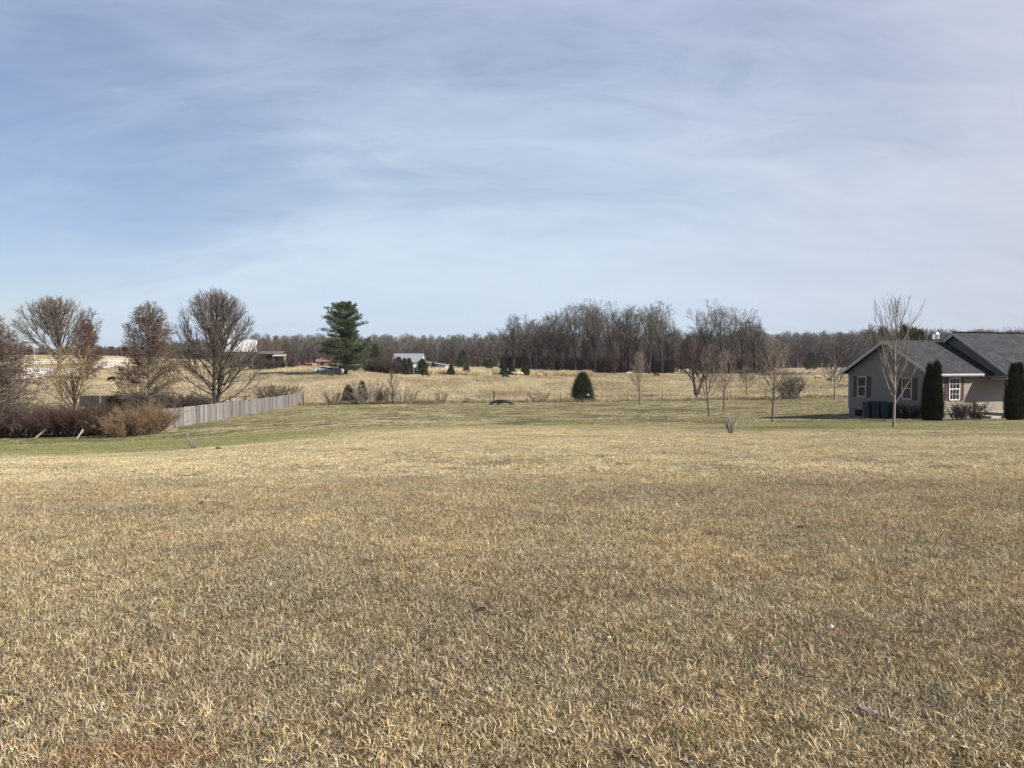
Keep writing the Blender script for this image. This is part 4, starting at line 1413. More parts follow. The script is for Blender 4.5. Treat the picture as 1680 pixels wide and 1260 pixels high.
# shrubs by the house
for i, (px, D, rt, R, nst, m, lab) in enumerate([(1592, 45.0, 657, 1.0, 60, BK_R, 'reddish brown twiggy shrub below the lit front window'),
                                                 (1573, 44.8, 664, .7, 36, TW_P, 'pale twiggy shrub just right of the corner arborvitae'),
                                                 (1489, 47.0, 664, .9, 80, BK_D, 'dark rounded bush against the shaded gable wall')]):
    p = at(px, D); H = zrow(rt, D) - p.z
    o = link_mesh('foundation_shrub', shrub_mesh('foundation shrub', 580 + i, H, H * R, nst, m, 9, 5, .006, .9 * R, .02, .012))
    o.location = p; tag(o, lab, 'shrub')

# trees seen over the house roof and beyond
for i, (px, D, rt, k, lab) in enumerate([(1437, 120, 528, 3, 'bare tree rising behind the left slope of the house roof'),
                                         (1462, 150, 536, 4, 'bare tree behind the ridge of the lower roof'),
                                         (1652, 150, 534, 2, 'small knotty bare treetop over the ridge of the higher roof'),
                                         (1672, 170, 533, 0, 'bare treetop over the higher roof at the right edge of the photo'),
                                         (488, 300, 546, 3, 'lone pale-trunked tree against the wood, left of the pine'),
                                         (625, 200, 574, 4, 'leaning pale bare tree in the brush right of the pine')]):
    p = at(px, D); s = (zrow(rt, D) - p.z) / OAK[k][0]
    plant_tree('bare_tree', OAK[k][1], OAK[k][2], p, i * 1.1, s * (.75 if i > 3 else .8), lab, sz=s)
for i, (px, D, rt, k) in enumerate([(1482, 130, 536, 0), (1498, 128, 541, 1), (1508, 140, 545, 2), (1448, 140, 540, 2)]):
    p = at(px, D); H = zrow(rt, D) - p.z
    evergreen('pine_tree', 430 + i, p, H, sc_([(0, .5), (.3, 1), (.7, .8), (1, .1)], 1.5), 700, .8, .06, LF_C,
              'one of the dark pines whose tops show over the lower roof', 'tree', 'dark pines behind the lower roof')
# brown trees round the farm buildings on the left
for i, (px, D, rt, k, nm, lab) in enumerate([(425, 225, 545, 1, 'slender_tree', 'brown tree right behind the white metal building'),
                                             (438, 235, 548, 2, 'slender_tree', 'brown tree above the dark farm porch'),
                                             (452, 240, 549, 1, 'slender_tree', 'bare upright tree above the small farm shed'),
                                             (412, 240, 550, 0, 'slender_tree', 'bare tree over the ridge of the white metal building'),
                                             (470, 300, 556, 2, 'slender_tree', 'reddish brown tree right of the small farm shed'),
                                             (600, 195, 584, 2, 'slender_tree', 'low russet tree at the right foot of the pine'),
                                             (612, 190, 586, 0, 'slender_tree', 'grey brushy tree behind the tall brush, right of the pine'),
                                             (633, 190, 584, 1, 'slender_tree', 'grey brushy tree left of the barn'),
                                             (643, 188, 583, 0, 'slender_tree', 'brushy tree touching the left end of the barn roof'),
                                             (706, 300, 573, 2, 'slender_tree', 'dark red tree behind the right corner of the barn'),
                                             (716, 300, 578, 0, 'slender_tree', 'dark red tree above the lean-to shed')]):
    p = at(px, D); s = (zrow(rt, D) - p.z) / 16
    plant_tree(nm, SL[k][1], SL[k][2], p, i * 1.3, s * (1.4 if i > 4 else 1.1), lab, sz=s)


# ================================================================ the house
def mat_siding(name, c):
    m, t, p = base_mat(name)
    v = coords(t)
    n1 = noise(t, mapping(t, v, (.6, .6, 1.5)), 1.4, 4)
    n2 = noise(t, mapping(t, v, (1, 1, 40)), 3, 2)
    k = math_node(t, 'ADD', math_node(t, 'MULTIPLY', n1, .6), math_node(t, 'MULTIPLY', n2, .4))
    t.links.new(mixc(t, k, tuple(x * .86 for x in c), tuple(x * 1.1 for x in c)), p.inputs['Base Color'])
    p.inputs['Roughness'].default_value = .55
    return m


def mat_shingle(name, c):
    m, t, p = base_mat(name)
    uv = N(t, 'ShaderNodeAttribute', attribute_name='sh')
    br = N(t, 'ShaderNodeTexBrick')
    t.links.new(uv.outputs['Vector'], br.inputs['Vector'])
    br.inputs['Scale'].default_value = 1.0
    br.inputs['Brick Width'].default_value = .31
    br.inputs['Row Height'].default_value = .145
    br.inputs['Mortar Size'].default_value = .008
    br.inputs['Bias'].default_value = 0.0
    br.inputs['Color1'].default_value = tuple(x * .62 for x in c) + (1,)
    br.inputs['Color2'].default_value = tuple(x * 1.4 for x in c) + (1,)
    br.inputs['Mortar'].default_value = tuple(x * .3 for x in c) + (1,)
    n1 = noise(t, uv.outputs['Vector'], 1.3, 5)
    n2 = noise(t, uv.outputs['Vector'], 60, 2)
    k = mixc(t, maprange(t, n1, .35, .65), (.7,) * 3, (1.35,) * 3)
    cc = mixc(t, 1.0, mixc(t, 1.0, br.outputs[0], k, 'MULTIPLY'), mixc(t, n2, (.6,) * 3, (1.4,) * 3), 'MULTIPLY')
    t.links.new(cc, p.inputs['Base Color'])
    p.inputs['Roughness'].default_value = .9
    bump(t, p, math_node(t, 'ADD', n2, br.outputs['Fac']), .35, .01)
    return m


M_SID = mat_siding('taupe vinyl siding', (0.235, 0.203, 0.158))
M_SHG = mat_shingle('charcoal shingles', (0.036, 0.037, 0.042))
M_TRIM = mat_plain('white trim', (0.58, 0.56, 0.56), .5, .06, 2, .05)
M_WHITE = mat_plain('white vinyl', (0.72, 0.71, 0.69), .45, .04, 2, .03)
M_SHUT = mat_plain('maroon shutter', (0.095, 0.05, 0.052), .5, .12, 3, .1)
M_FND = mat_plain('foundation block', (0.24, 0.22, 0.20), .9, .18, 4, .4)
M_CONC = mat_plain('concrete', (0.42, 0.39, 0.35), .9, .12, 3, .3)
M_DARK = mat_plain('dark void', (0.012, 0.012, 0.013), .9, .1, 3, 0)
M_METAL = mat_plain('galvanised metal', (0.55, 0.56, 0.58), .3, .12, 1.5, .1, metal=.9)
M_ROOFM = mat_plain('metal sheet roof', (0.36, 0.38, 0.41), .45, .12, 1, .1, metal=.15, stretch=(1, 1, .3))
M_WHP = mat_plain('white painted boards', (0.70, 0.69, 0.66), .6, .10, 2, .1)
M_RUST = mat_plain('dark weathered boards', (0.06, 0.045, 0.04), .85, .3, 3, .3)
M_RED = mat_plain('dull red paint', (0.16, 0.035, 0.025), .6, .2, 3, .1)
M_BRICK = mat_plain('orange brick', (0.24, 0.13, 0.10), .8, .2, 5, .2)
M_WOODG = mat_plain('weathered grey pickets', (0.205, 0.19, 0.178), .9, .34, 2.2, .4, stretch=(3, 3, .25), tone=.5)
M_WOODD = mat_plain('dark fence boards', (0.07, 0.062, 0.058), .85, .25, 3, .3)
M_STAKE = mat_plain('pale stake timber', (0.42, 0.35, 0.26), .8, .15, 4, .2)
M_BINB = mat_plain('dark blue plastic', (0.018, 0.026, 0.045), .45, .1, 3, .02)
M_BING = mat_plain('dark green plastic', (0.012, 0.035, 0.026), .45, .1, 3, .02)
M_RUB = mat_plain('black rubber', (0.015, 0.015, 0.015), .7, .1, 3, .05)
M_TBL = mat_plain('charcoal painted timber', (0.030, 0.030, 0.034), .6, .2, 4, .1)
M_STEEL = mat_plain('fence steel', (0.10, 0.10, 0.09), .7, .2, 4, .1)
mG, tG, pG = base_mat('window glass')
pG.inputs['Base Color'].default_value = (0.015, 0.017, 0.02, 1)
pG.inputs['Roughness'].default_value = .06
pG.inputs['Specular IOR Level'].default_value = .6

HA = math.radians(20)
HO = at(1528, 46)
HO.z = -2.02
hz = lambda z: z - HO.z            # height in the house's own frame of a site level z
house = empty('house', HO, HA, 'taupe single-storey house with charcoal shingle roofs at the right of the lawn', 'house')
FT = hz(-1.62)                     # foundation top
EV = hz(0.80)                      # eave
D1 = 6.6
R1 = hz(2.98)
LAP = .125


def laps(mb, P0, u, n, z0, z1, lim):
    """clapboard courses on a wall: lim(z) -> (s0, s1) along u"""
    u = Vector(u); n = Vector(n)
    z = z0
    while z < z1 - .01:
        zt = min(z + LAP, z1)
        a0, b0 = lim(z + .0); a1, b1 = lim(zt - .001)
        if b0 - a0 < .03: break
        f = lambda s, zz, o: Vector(P0) + u * s + n * o + Vector((0, 0, zz))
        mb.add([f(a0, z, .026), f(b0, z, .026), f(b1, zt, 0.002), f(a1, zt, 0.002), f(a0, z, 0), f(b0, z, 0)], [(0, 1, 2, 3), (4, 5, 1, 0)])
        z = zt
    return mb


# solid wall bodies + clapboards
mb = MB()
W1 = 5.6
gab = [(0, 0, FT), (0, D1, FT), (0, D1, EV + .05), (0, D1 / 2, R1 - .12), (0, 0, EV + .05)]
mb.poly(gab, (W1 + 2, 0, 0))
laps(mb, (0, 0, 0), (0, 1, 0), (-1, 0, 0), FT, R1 - .12,
     lambda z: (max(0, (z - EV - .05) / (R1 - .17 - EV) * D1 / 2), D1 - max(0, (z - EV - .05) / (R1 - .17 - EV) * D1 / 2)))
laps(mb, (0, 0, 0), (1, 0, 0), (0, -1, 0), FT, EV - .02, lambda z: (0, 7.4))
kid(house, mb.build('wall', M_SID))
mb = MB()
mb.box((3.9, D1 / 2, FT / 2 - .4), (7.74, D1 - .08, FT + .8 - .01))
kid(house, mb.build('foundation', M_FND))
# crawl-space vent
s_ = lambda px: ((HO.x - HO.y * (px - 840) / FPX) / (math.cos(HA) * (px - 840) / FPX + math.sin(HA)))
mb = MB()
mb.box((.03, (s_(1404) + s_(1415)) / 2, FT - .30), (.1, abs(s_(1404) - s_(1415)), .42))
kid(house, mb.build('crawl_space_door', M_DARK))

# corner boards
mb = MB()
for (x, y) in ((-.012, -.012), (-.012, D1 - .08)):
    mb = MB(); mb.box((x + .045, y + .045, (FT + EV) / 2), (.10, .10, EV - FT - .02))
    kid(house, mb.build('corner_board', M_TRIM))


def roof_slab(name, x0, x1, ya, za, yb, zb, th=.14, mat=M_SHG, parent=house):
    """one roof slope from eave (ya, za) to ridge (yb, zb), with its shingle coordinates"""
    nrm = Vector((0, -(zb - za), (yb - ya))).normalized()
    if nrm.z < 0: nrm = -nrm
    L = math.hypot(yb - ya, zb - za)
    pts = [Vector((x0, ya, za)), Vector((x1, ya, za)), Vector((x1, yb, zb)), Vector((x0, yb, zb))]
    if yb < ya: pts = pts[::-1]; 
    n = 4
    vs = [p - nrm * th for p in pts] + pts
    fs = [tuple(range(n - 1, -1, -1)), tuple(range(n, 2 * n))] + [(k, (k + 1) % n, n + (k + 1) % n, n + k) for k in range(n)]
    me = bpy.data.meshes.new(name)
    me.from_pydata([tuple(v) for v in vs], [], fs)
    a = me.attributes.new('sh', 'FLOAT_VECTOR', 'POINT')
    uv = np.array([[v.x, math.hypot(v.y - ya, v.z - za) + (10 if yb < ya else 0), 0] for v in vs], np.float32)
    a.data.foreach_set('vector', uv.ravel())
    me.update(); me.materials.append(mat)
    return kid(parent, link_mesh(name, me))


OV = .42
sl1 = (R1 - EV) / (D1 / 2 + OV)
r_ = roof_slab('roof', -.36, 5.2, -OV, EV + .02, D1 / 2, R1 + .02)
r_ = roof_slab('roof', -.36, 5.2, D1 + OV, EV + .02, D1 / 2, R1 + .02)
mb = MB()
mb.bar((-.37, D1 / 2, R1 + .035), (4.6, D1 / 2, R1 + .035), .26, .04)
kid(house, mb.build('ridge_cap', M_SHG))


def rake(name, x, ya, za, yr, zr, yb, w=.20, parent=house, th=.035, drop=.03):
    """fascia boards following both slopes of a gable"""
    for (y0, z0, y1, z1) in ((ya, za, yr, zr), (yb, za, yr, zr)):
        d = Vector((0, y1 - y0, z1 - z0)).normalized()
        n = Vector((0, -d.z, d.y)); n = n if n.z > 0 else -n
        a = Vector((x, y0, z0)); b = Vector((x, y1, z1))
        q = MB()
        q.poly([a - n * drop, b - n * drop, b - n * drop - Vector((0, 0, w)), a - n * drop - Vector((0, 0, w))], (-th, 0, 0))
        kid(parent, q.build(name, M_TRIM))


rake('rake_board', -.365, -OV, EV + .02, D1 / 2, R1 + .02, D1 + OV)
# soffits under the gable overhang and eaves, peak return block
mb = MB()
for (y0, y1) in ((-OV, D1 / 2), (D1 + OV, D1 / 2)):
    a = Vector((-.355, y0, EV - .135)); b = Vector((-.355, y1, R1 - .14))
    mb.poly([a, b, b + Vector((.35, 0, 0)), a + Vector((.35, 0, 0))], (0, 0, .01))
mb.box((-.17, D1 / 2, R1 - .30), (.32, .8, .10))
mb.box((2.2, -.22, EV - .155), (4.9, .38, .02))
kid(house, mb.build('soffit', M_TRIM))
# gutter: a real K-profile trough along the eave
mb = MB()
prof = [(-OV - .02, EV - .13), (-OV - .09, EV - .13), (-OV - .13, EV - .06), (-OV - .13, EV + .0), (-OV - .115, EV + .0), (-OV - .115, EV - .05), (-OV - .08, EV - .11), (-OV - .02, EV - .11)]
mb.poly([(-.36, y, z) for y, z in prof], (4.12, 0, 0))
mb.box((1.75, -OV + .005, EV - .07), (4.2, .03, .17))
kid(house, mb.build('gutter', M_TRIM))
mb = MB()
mb.bar((.1, -OV - .06, EV - .12), (.1, -.06, EV - .45), .07, .09)
mb.bar((.1, -.06, EV - .43), (.1, -.06, FT - .1), .07, .09)
kid(house, mb.build('downspout', M_TRIM))


# windows
def window(P, u, n, w, z0, z1, grid, shut, bright=True, parent=house, sh_w=.33):
    P = Vector(P); u = Vector(u).normalized(); n = Vector(n).normalized()
    f = lambda s, o, z: P + u * s + n * o + Vector((0, 0, z))

    def bx(q, s0, s1, z0, z1, o0, o1):
        vs = [f(s, o, z) for o in (o0, o1) for s, z in ((s0, z0), (s1, z0), (s1, z1), (s0, z1))]
        q.add(vs, [(0, 3, 2, 1), (4, 5, 6, 7), (0, 1, 5, 4), (1, 2, 6, 5), (2, 3, 7, 6), (3, 0, 4, 7)])
    h = w / 2; fr = .055; zm = (z0 + z1) / 2
    q = MB(); bx(q, -h + .01, h - .01, z0 + .01, z1 - .01, .005, .03)
    win = kid(parent, q.build('window', mG))
    q = MB()
    bx(q, -h - fr, -h, z0 - fr, z1 + fr, .0, .065); bx(q, h, h + fr, z0 - fr, z1 + fr, .0, .065)
    bx(q, -h, h, z1, z1 + fr, .0, .065); bx(q, -h, h, z0 - fr * 1.3, z0, .0, .08)
    bx(q, -h, h, zm - .03, zm + .03, .0, .055)
    bx(q, -h, -h + .035, z0, zm - .03, .0, .05); bx(q, h - .035, h, z0, zm - .03, .0, .05)
    kid(win, q.build('frame', M_WHITE if bright else M_TRIM))
    if grid:
        q = MB()
        for i in (1, 2):
            s = -h + w * i / 3
            bx(q, s - .009, s + .009, z0, zm - .03, .028, .04); bx(q, s - .009, s + .009, zm + .03, z1, .028, .04)
        for z in ((z0 + zm) / 2, (z1 + zm) / 2):
            bx(q, -h, h, z - .009, z + .009, .026, .038)
        kid(win, q.build('muntins', M_WHITE))
    for sg in shut:
        q = MB()
        a = h + fr + .02; b = a + sh_w
        if sg < 0: a, b = -b, -a
        bx(q, a, b, z0 - .08, z1 + .06, .0, .03)
        k = z0 - .03
        while k < z1 - .02:
            bx(q, a + .04, b - .04, k, k + .035, .03, .042)
            k += .055
        kid(win, q.build('shutter', M_SHUT))


zt, zb_ = hz(.50), hz(-.76)
tw = lambda px: ((HO.y * (px - 840) / FPX - HO.x) / (math.cos(HA) - math.sin(HA) * (px - 840) / FPX))
window((0, (s_(1409) + s_(1421)) / 2, 0), (0, -1, 0), (-1, 0, 0), .66, zb_, zt, False, (-1, 1), False, sh_w=.36)
window((0, (s_(1482) + s_(1496)) / 2, 0), (0, -1, 0), (-1, 0, 0), .66, zb_, zt, False, (-1, 1), False, sh_w=.36)
window(((tw(1555) + tw(1576)) / 2, 0, 0), (1, 0, 0), (0, -1, 0), .80, zb_, zt, True, (-1, 1))
window((tw(1651) + .38 + .3, 0, 0), (1, 0, 0), (0, -1, 0), .80, zb_, zt, True, (-1, 1))

# --- the higher cross section of the house, its own gable over a corner porch
EX, EY = 4.47, -1.63               # rake corner
S2 = 3.91
R2 = hz(3.48)
ZE = hz(.84)
XE = 15.0
roof_slab('roof', EX, XE, EY, ZE, EY + S2, R2)
roof_slab('roof', EX, XE, EY + 2 * S2, ZE, EY + S2, R2)
mb = MB()
mb.bar((EX - .01, EY + S2, R2 + .02), (XE, EY + S2, R2 + .02), .26, .04)
kid(house, mb.build('ridge_cap', M_SHG))
rake('rake_board', EX - .005, EY, ZE, EY + S2, R2, EY + 2 * S2)
GX2 = EX + .30
mb = MB()
sl2 = (R2 - ZE) / S2
mb.poly([(GX2 + .02, EY + .3, ZE - .32), (GX2 + .02, EY + 2 * S2 - .3, ZE - .32), (GX2 + .02, EY + 2 * S2 - .3, ZE - .02), (GX2 + .02, EY + S2, R2 - .16), (GX2 + .02, EY + .3, ZE - .0)], (.2, 0, 0))
laps(mb, (GX2 + .02, EY, 0), (0, 1, 0), (-1, 0, 0), ZE - .12, R2 - .16,
     lambda z: (max(.3, (z - ZE) / sl2 + .22), 2 * S2 - max(.3, (z - ZE) / sl2 + .22)))
kid(house, mb.build('gable_wall', M_SID))
mb = MB()
for (y0, y1) in ((EY, EY + S2), (EY + 2 * S2, EY + S2)):
    a = Vector((EX, y0, ZE - .155)); b = Vector((EX, y1, R2 - .16))
    mb.poly([a, b, b + Vector((.31, 0, 0)), a + Vector((.31, 0, 0))], (0, 0, .01))
mb.box(((EX + XE) / 2, EY / 2 + .1, ZE - .20), (XE - EX, -EY + .1, .03))
kid(house, mb.build('porch_ceiling', M_TRIM))
mb = MB()
mb.box(((EX + XE) / 2, EY - .0, ZE - .07), (XE - EX, .03, .17))
mb.poly([(EX, EY + y + OV, ZE + z - EV - .03) for y, z in [(p[0], p[1]) for p in prof]], (XE - EX, 0, 0))
kid(house, mb.build('gutter', M_TRIM))
for x in (4.87, 8.9, 12.9):
    mb = MB()
    mb.box((x, -1.25, (hz(-1.6) + ZE - .22) / 2), (.13, .13, ZE - .22 - hz(-1.6)))
    mb.box((x, -1.25, hz(-1.6) + .1), (.18, .18, .2)); mb.box((x, -1.25, ZE - .28), (.18, .18, .12))
    kid(house, mb.build('porch_post', M_WHITE, bevel=.006))
mb = MB()
mb.box((10.2, -1.25, ZE - .30), (10.6, .12, .2)); mb.box((4.87, -.63, ZE - .30), (.12, 1.1, .2))
kid(house, mb.build('porch_beam', M_TRIM))
mb = MB()
mb.box((9.6, -.72, hz(-1.6) - .25), (9.9, 1.38, .5))
kid(house, mb.build('porch_slab', M_CONC))
mb = MB()
mb.box((4.1, -.62, hz(-1.78) - .2), (1.0, 1.1, .4))
kid(house, mb.build('step', M_CONC, bevel=.01))
mb = MB()
mb.box((11.2, EY + S2 + 1.2, EV / 2), (7.6, 6.2, EV - .05))
mb.box((11.3, .12, hz(-.4)), (.01, .01, .01))
laps(mb, (7.4, -.0, 0), (1, 0, 0), (0, -1, 0), FT, EV - .02, lambda z: (0, 7.6))
kid(house, mb.build('wall', M_SID))
mb = MB()
mb.box((6.9, -.03, hz(-.58)), (.92, .05, 2.03)); mb.box((6.9, -.075, hz(-.1)), (.4, .04, .7))
dr = kid(house, mb.build('door', M_SHUT))
mb = MB(); mb.lathe((0, 0, 0), [(.02, 0), (.03, .03), (.03, .05), (.01, .07)], 10)
hn = kid(dr, mb.build('handle', M_METAL)); hn.location = (6.55, -.06, hz(-.6)); hn.rotation_euler = (math.pi / 2, 0, 0)


def house_pt(lx, ly, z=None):
    p = Matrix.Rotation(HA, 3, 'Z') @ Vector((lx, ly, 0)) + HO
    p.z = Z(p.x, p.y) if z is None else z
    return p


def side_pt(px, lx):
    k = (px - 840) / FPX
    c, s = math.cos(HA), math.sin(HA)
    ly = (HO.x + lx * c - k * (HO.y + lx * s)) / (s + k * c)
    return house_pt(lx, ly)


# wheeled bins against the gable wall
def bin_(px, D, mat, rz, lab, w=.62, h=1.08):
    t = empty('wheeled_bin', side_pt(px, D), rz + HA, lab, 'wheeled bin')
    mb = MB()
    b, tp = w * .40, w * .5
    vs = [(-b, -b, .06), (b, -b, .06), (b, b, .06), (-b, b, .06), (-tp, -tp, h - .1), (tp, -tp, h - .1), (tp, tp * 1.1, h - .1), (-tp, tp * 1.1, h - .1)]
    mb.add(vs, [(0, 3, 2, 1), (4, 5, 6, 7), (0, 1, 5, 4), (1, 2, 6, 5), (2, 3, 7, 6), (3, 0, 4, 7)])
    mb.box((0, 0, h - .12), (w + .05, w + .08, .05))
    kid(t, mb.build('body', mat, bevel=.02))
    mb = MB()
    mb.add([(-tp - .03, -tp - .05, h - .09), (tp + .03, -tp - .05, h - .09), (tp + .03, tp + .06, h - .07), (-tp - .03, tp + .06, h - .07),
            (-tp + .03, -tp + .02, h - .02), (tp - .03, -tp + .02, h - .02), (tp - .03, tp, h + .02), (-tp + .03, tp, h + .02)],
           [(0, 3, 2, 1), (4, 5, 6, 7), (0, 1, 5, 4), (1, 2, 6, 5), (2, 3, 7, 6), (3, 0, 4, 7)])
    kid(t, mb.build('lid', mat, bevel=.01))
    mb = MB(); mb.bar((-.25, tp + .12, h - .1), (.25, tp + .12, h - .1), 0, r=.016); mb.bar((-.2, tp, h - .12), (-.2, tp + .12, h - .1), 0, r=.014); mb.bar((.2, tp, h - .12), (.2, tp + .12, h - .1), 0, r=.014)
    kid(t, mb.build('handle', mat))
    for sx in (-1, 1):
        mb = MB(); mb.bar((sx * .26, b + .05, .13), (sx * .32, b + .05, .13), 0, r=.13, n=18)
        wl = kid(t, mb.build('wheel', M_RUB))
        mb = MB(); mb.bar((sx * .315, b + .05, .13), (sx * .335, b + .05, .13), 0, r=.06, n=14)
        kid(wl, mb.build('hub', M_TRIM))
    return t


BG = 'wheeled bins lined up against the shaded gable wall'
bin_(1428, -.75, M_BINB, -1.7, 'dark blue wheeled bin, leftmost of the three under the gable wall', .64, 1.06)['group'] = BG
bin_(1443, -.72, M_BINB, -1.6, 'dark blue wheeled bin in the middle of the three under the gable wall', .64, 1.08)['group'] = BG
bin_(1457, -.8, M_BING, -1.5, 'dark green wheeled bin, nearest the pale maple trunk', .62, 1.02)['group'] = BG

# ================================================================ weathered board fence (left)
def board_fence(name, pts, h, mat, label, pw=.14, gap=.012, group=None, jag=.03, top_var=.02):
    """solid vertical-board fence, one child per panel"""
    rng = random.Random(5)
    t = empty(name, pts[0], 0, label, 'fence', group)
    for i in range(len(pts) - 1):
        a = Vector(pts[i]) - Vector(pts[0]); b = Vector(pts[i + 1]) - Vector(pts[0])
        L = math.hypot(b.x - a.x, b.y - a.y); u = Vector((b.x - a.x, b.y - a.y, 0)) / L
        ang = math.atan2(u.y, u.x)
        n = Vector((-u.y, u.x, 0))
        mb = MB()
        k = int(L / pw)
        dz = rng.uniform(-top_var, top_var) * 2
        base_t = rng.uniform(.3, .7)
        lean = rng.uniform(-.03, .03)
        for j in range(k):
            if rng.random() < .012: continue
            s = (j + .5) / k
            p = a + (b - a) * s
            hh = h + rng.uniform(-jag, jag) + dz
            mb.tone = min(1, max(0, base_t + rng.uniform(-.45, .4)))
            mb.box(p + Vector((n.x * lean, n.y * lean, hh / 2 + .03)) + n * rng.uniform(-.008, .008), (L / k - gap, .018, hh), ang)
        kid(t, mb.build('panel', mat))
        mb = MB()
        mb.box(a + Vector((0, 0, h / 2 - .1)) + n * .07, (.09, .09, h + .15), ang)
        kid(t, mb.build('post', mat))
        mb = MB()
        for z in (.35, h - .35):
            mb.bar(a + n * .03 + Vector((0, 0, z)), b + n * .03 + Vector((0, 0, z)), .04, .09)
        kid(t, mb.build('rail', mat))
    return t


fp = []
x0 = Vector((-26.2, 56)); x1 = Vector(((496 - 840) / FPX * 103, 103))
nP = 20
for i in range(nP + 1):
    q = x0 + (x1 - x0) * (i / nP)
    q.x += .5 * math.sin(i / nP * math.pi)
    fp.append(Vector((q.x, q.y, Z(q.x, q.y) - .02)))
board_fence('board_fence', fp, 1.52, M_WOODG, 'weathered silver-grey board fence running away along the left side of the lawn')
# dark board fence behind, across the hollow
fp = [at(px, 97) for px in (130, 152, 174, 196, 218, 240, 262, 284)]
board_fence('dark_fence', fp, 1.35, M_WOODD, 'low dark slate-coloured board fence across the hollow behind the hedge', .16, .004)


def rail_fence(name, pts, h, mat, label, rails, pw=.12, rt=.14, step=2.4, group=None, rd=.04, cap=False):
    t = empty(name, pts[0], 0, label, 'fence', group)
    o = Vector(pts[0])
    P = []
    for i in range(len(pts) - 1):
        a = Vector(pts[i]); b = Vector(pts[i + 1])
        L = math.hypot(b.x - a.x, b.y - a.y); k = max(1, round(L / step))
        for j in range(k):
            q = a + (b - a) * (j / k); P.append(Vector((q.x, q.y, Z(q.x, q.y))))
    q = Vector(pts[-1]); P.append(Vector((q.x, q.y, Z(q.x, q.y))))
    for q in P:
        mb = MB(); mb.box(q - o + Vector((0, 0, h / 2 - .1)), (pw, pw, h + .2))
        if cap: mb.box(q - o + Vector((0, 0, h + .02)), (pw * 1.3, pw * 1.3, .04))
        kid(t, mb.build('post', mat))
    for z in rails:
        mb = MB()
        for a, b in zip(P[:-1], P[1:]):
            mb.bar(a - o + Vector((0, 0, z)), b - o + Vector((0, 0, z)), rd, rt)
        kid(t, mb.build('rail', mat))
    return t


rail_fence('dark_rail_fence', [at(352, 98), at(425, 104)], 1.25, M_WOODD, 'dark post-and-rail fence behind the trunks of the twin-trunked tree', (.5, 1.1), .16, .1, 2.2)
# white rail fences on the left hill
WG = 'white rail fences on the left hill'
rail_fence('white_fence', [at(-60, 150), at(20, 152), at(60, 158), at(100, 168), at(150, 185), at(205, 205)], 1.4, M_WHITE,
           'lower white rail fence climbing the left hill toward the pin oak', (.45, .85, 1.28), .16, .14, 2.6, WG, .05, True)
rail_fence('white_fence', [at(-60, 200), at(60, 202), at(160, 212), at(225, 222)], 1.4, M_WHITE,
           'upper white rail fence along the crest of the left hill', (.45, .85, 1.28), .16, .14, 3.0, WG, .05, True)
rail_fence('white_fence', [at(40, 168), at(52, 171), at(80, 171), at(88, 180)], 1.5, M_WHITE,
           'short white rail pen between the two long white fences on the left hill', (.4, .75, 1.1, 1.42), .18, .17, 2.4, WG, .05, True)
# two poles on the hill
p = at(148, 168)
t = empty('light_pole', p, 0, 'pole with a small white lamp in front of the reddish cone-shaped tree', 'pole')
mb = MB(); mb.bar((0, 0, -.3), (0, 0, zrow(543, 168) - p.z), 0, r=.09, r2=.06); kid(t, mb.build('pole', M_WHP))
mb = MB(); mb.box((0, -.1, zrow(547, 168) - p.z), (.35, .4, .28)); kid(t, mb.build('lamp_head', M_WHITE, bevel=.04))
p = at(57, 190)
t = empty('slim_pole', p, 0, 'thin white pole under the dome-shaped tree', 'pole')
mb = MB(); mb.bar((0, 0, -.3), (0, 0, zrow(565, 190) - p.z), 0, r=.08, r2=.07); kid(t, mb.build('pole', M_WHITE))
mb = MB(); mb.lathe((0, 0, zrow(565, 190) - p.z), [(.14, 0), (.14, .05), (.05, .12)], 10); kid(t, mb.build('cap', M_WHITE))

# border wire fence: steel posts and strands
t = empty('wire_fence', at(503, 103), 0, 'thin wire fence on steel posts dividing the lawn from the cow pasture', 'fence')
o = t.location.copy()
xsf = np.arange(-27.5, 41, 4.2)
P = [Vector((x, float(border_y(x)) + .35, Z(x, float(border_y(x)) + .35))) for x in xsf]
for i, q in enumerate(P):
    mb = MB(); h = 1.25 if i % 6 else 1.5
    mb.bar(q - o + Vector((0, 0, -.3)), q - o + Vector((0, 0, h)), .05 if i % 6 else .13, .04 if i % 6 else .13)
    mb.box(q - o + Vector((0, .03, .35)), (.1, .015, .2))
    kid(t, mb.build('post', M_STEEL if i % 6 else M_WOODD))
for z in (.3, .6, .9, 1.15):
    mb = MB()
    for a, b in zip(P[:-1], P[1:]):
        mb.bar(a - o + Vector((0, 0, z)), b - o + Vector((0, 0, z)), 0, r=.006, n=4)
    kid(t, mb.build('wire', M_STEEL))

# leaning stakes in the hedge
for i, (a, b, lab) in enumerate([((56, 719), (74, 705), 'left pale timber stake leaning out of the hedge'), ((125, 720), (136, 705), 'right pale timber stake leaning out of the hedge')]):
    p = hit(*a)
    ux, uz = ray(*b)
    q = Vector((ux * (p.y + .25), p.y + .25, EYE + uz * (p.y + .25)))
    mb = MB(); mb.bar(Vector((0, 0, -.05)), q - p, .11, .10); mb.bar((q - p) * .97, (q - p) * 1.04, .125, .115)
    o = mb.build('leaning_stake', M_STAKE, bevel=.008); o.location = p
    tag(o, lab, 'stake', 'pale stakes leaning out of the hedge')

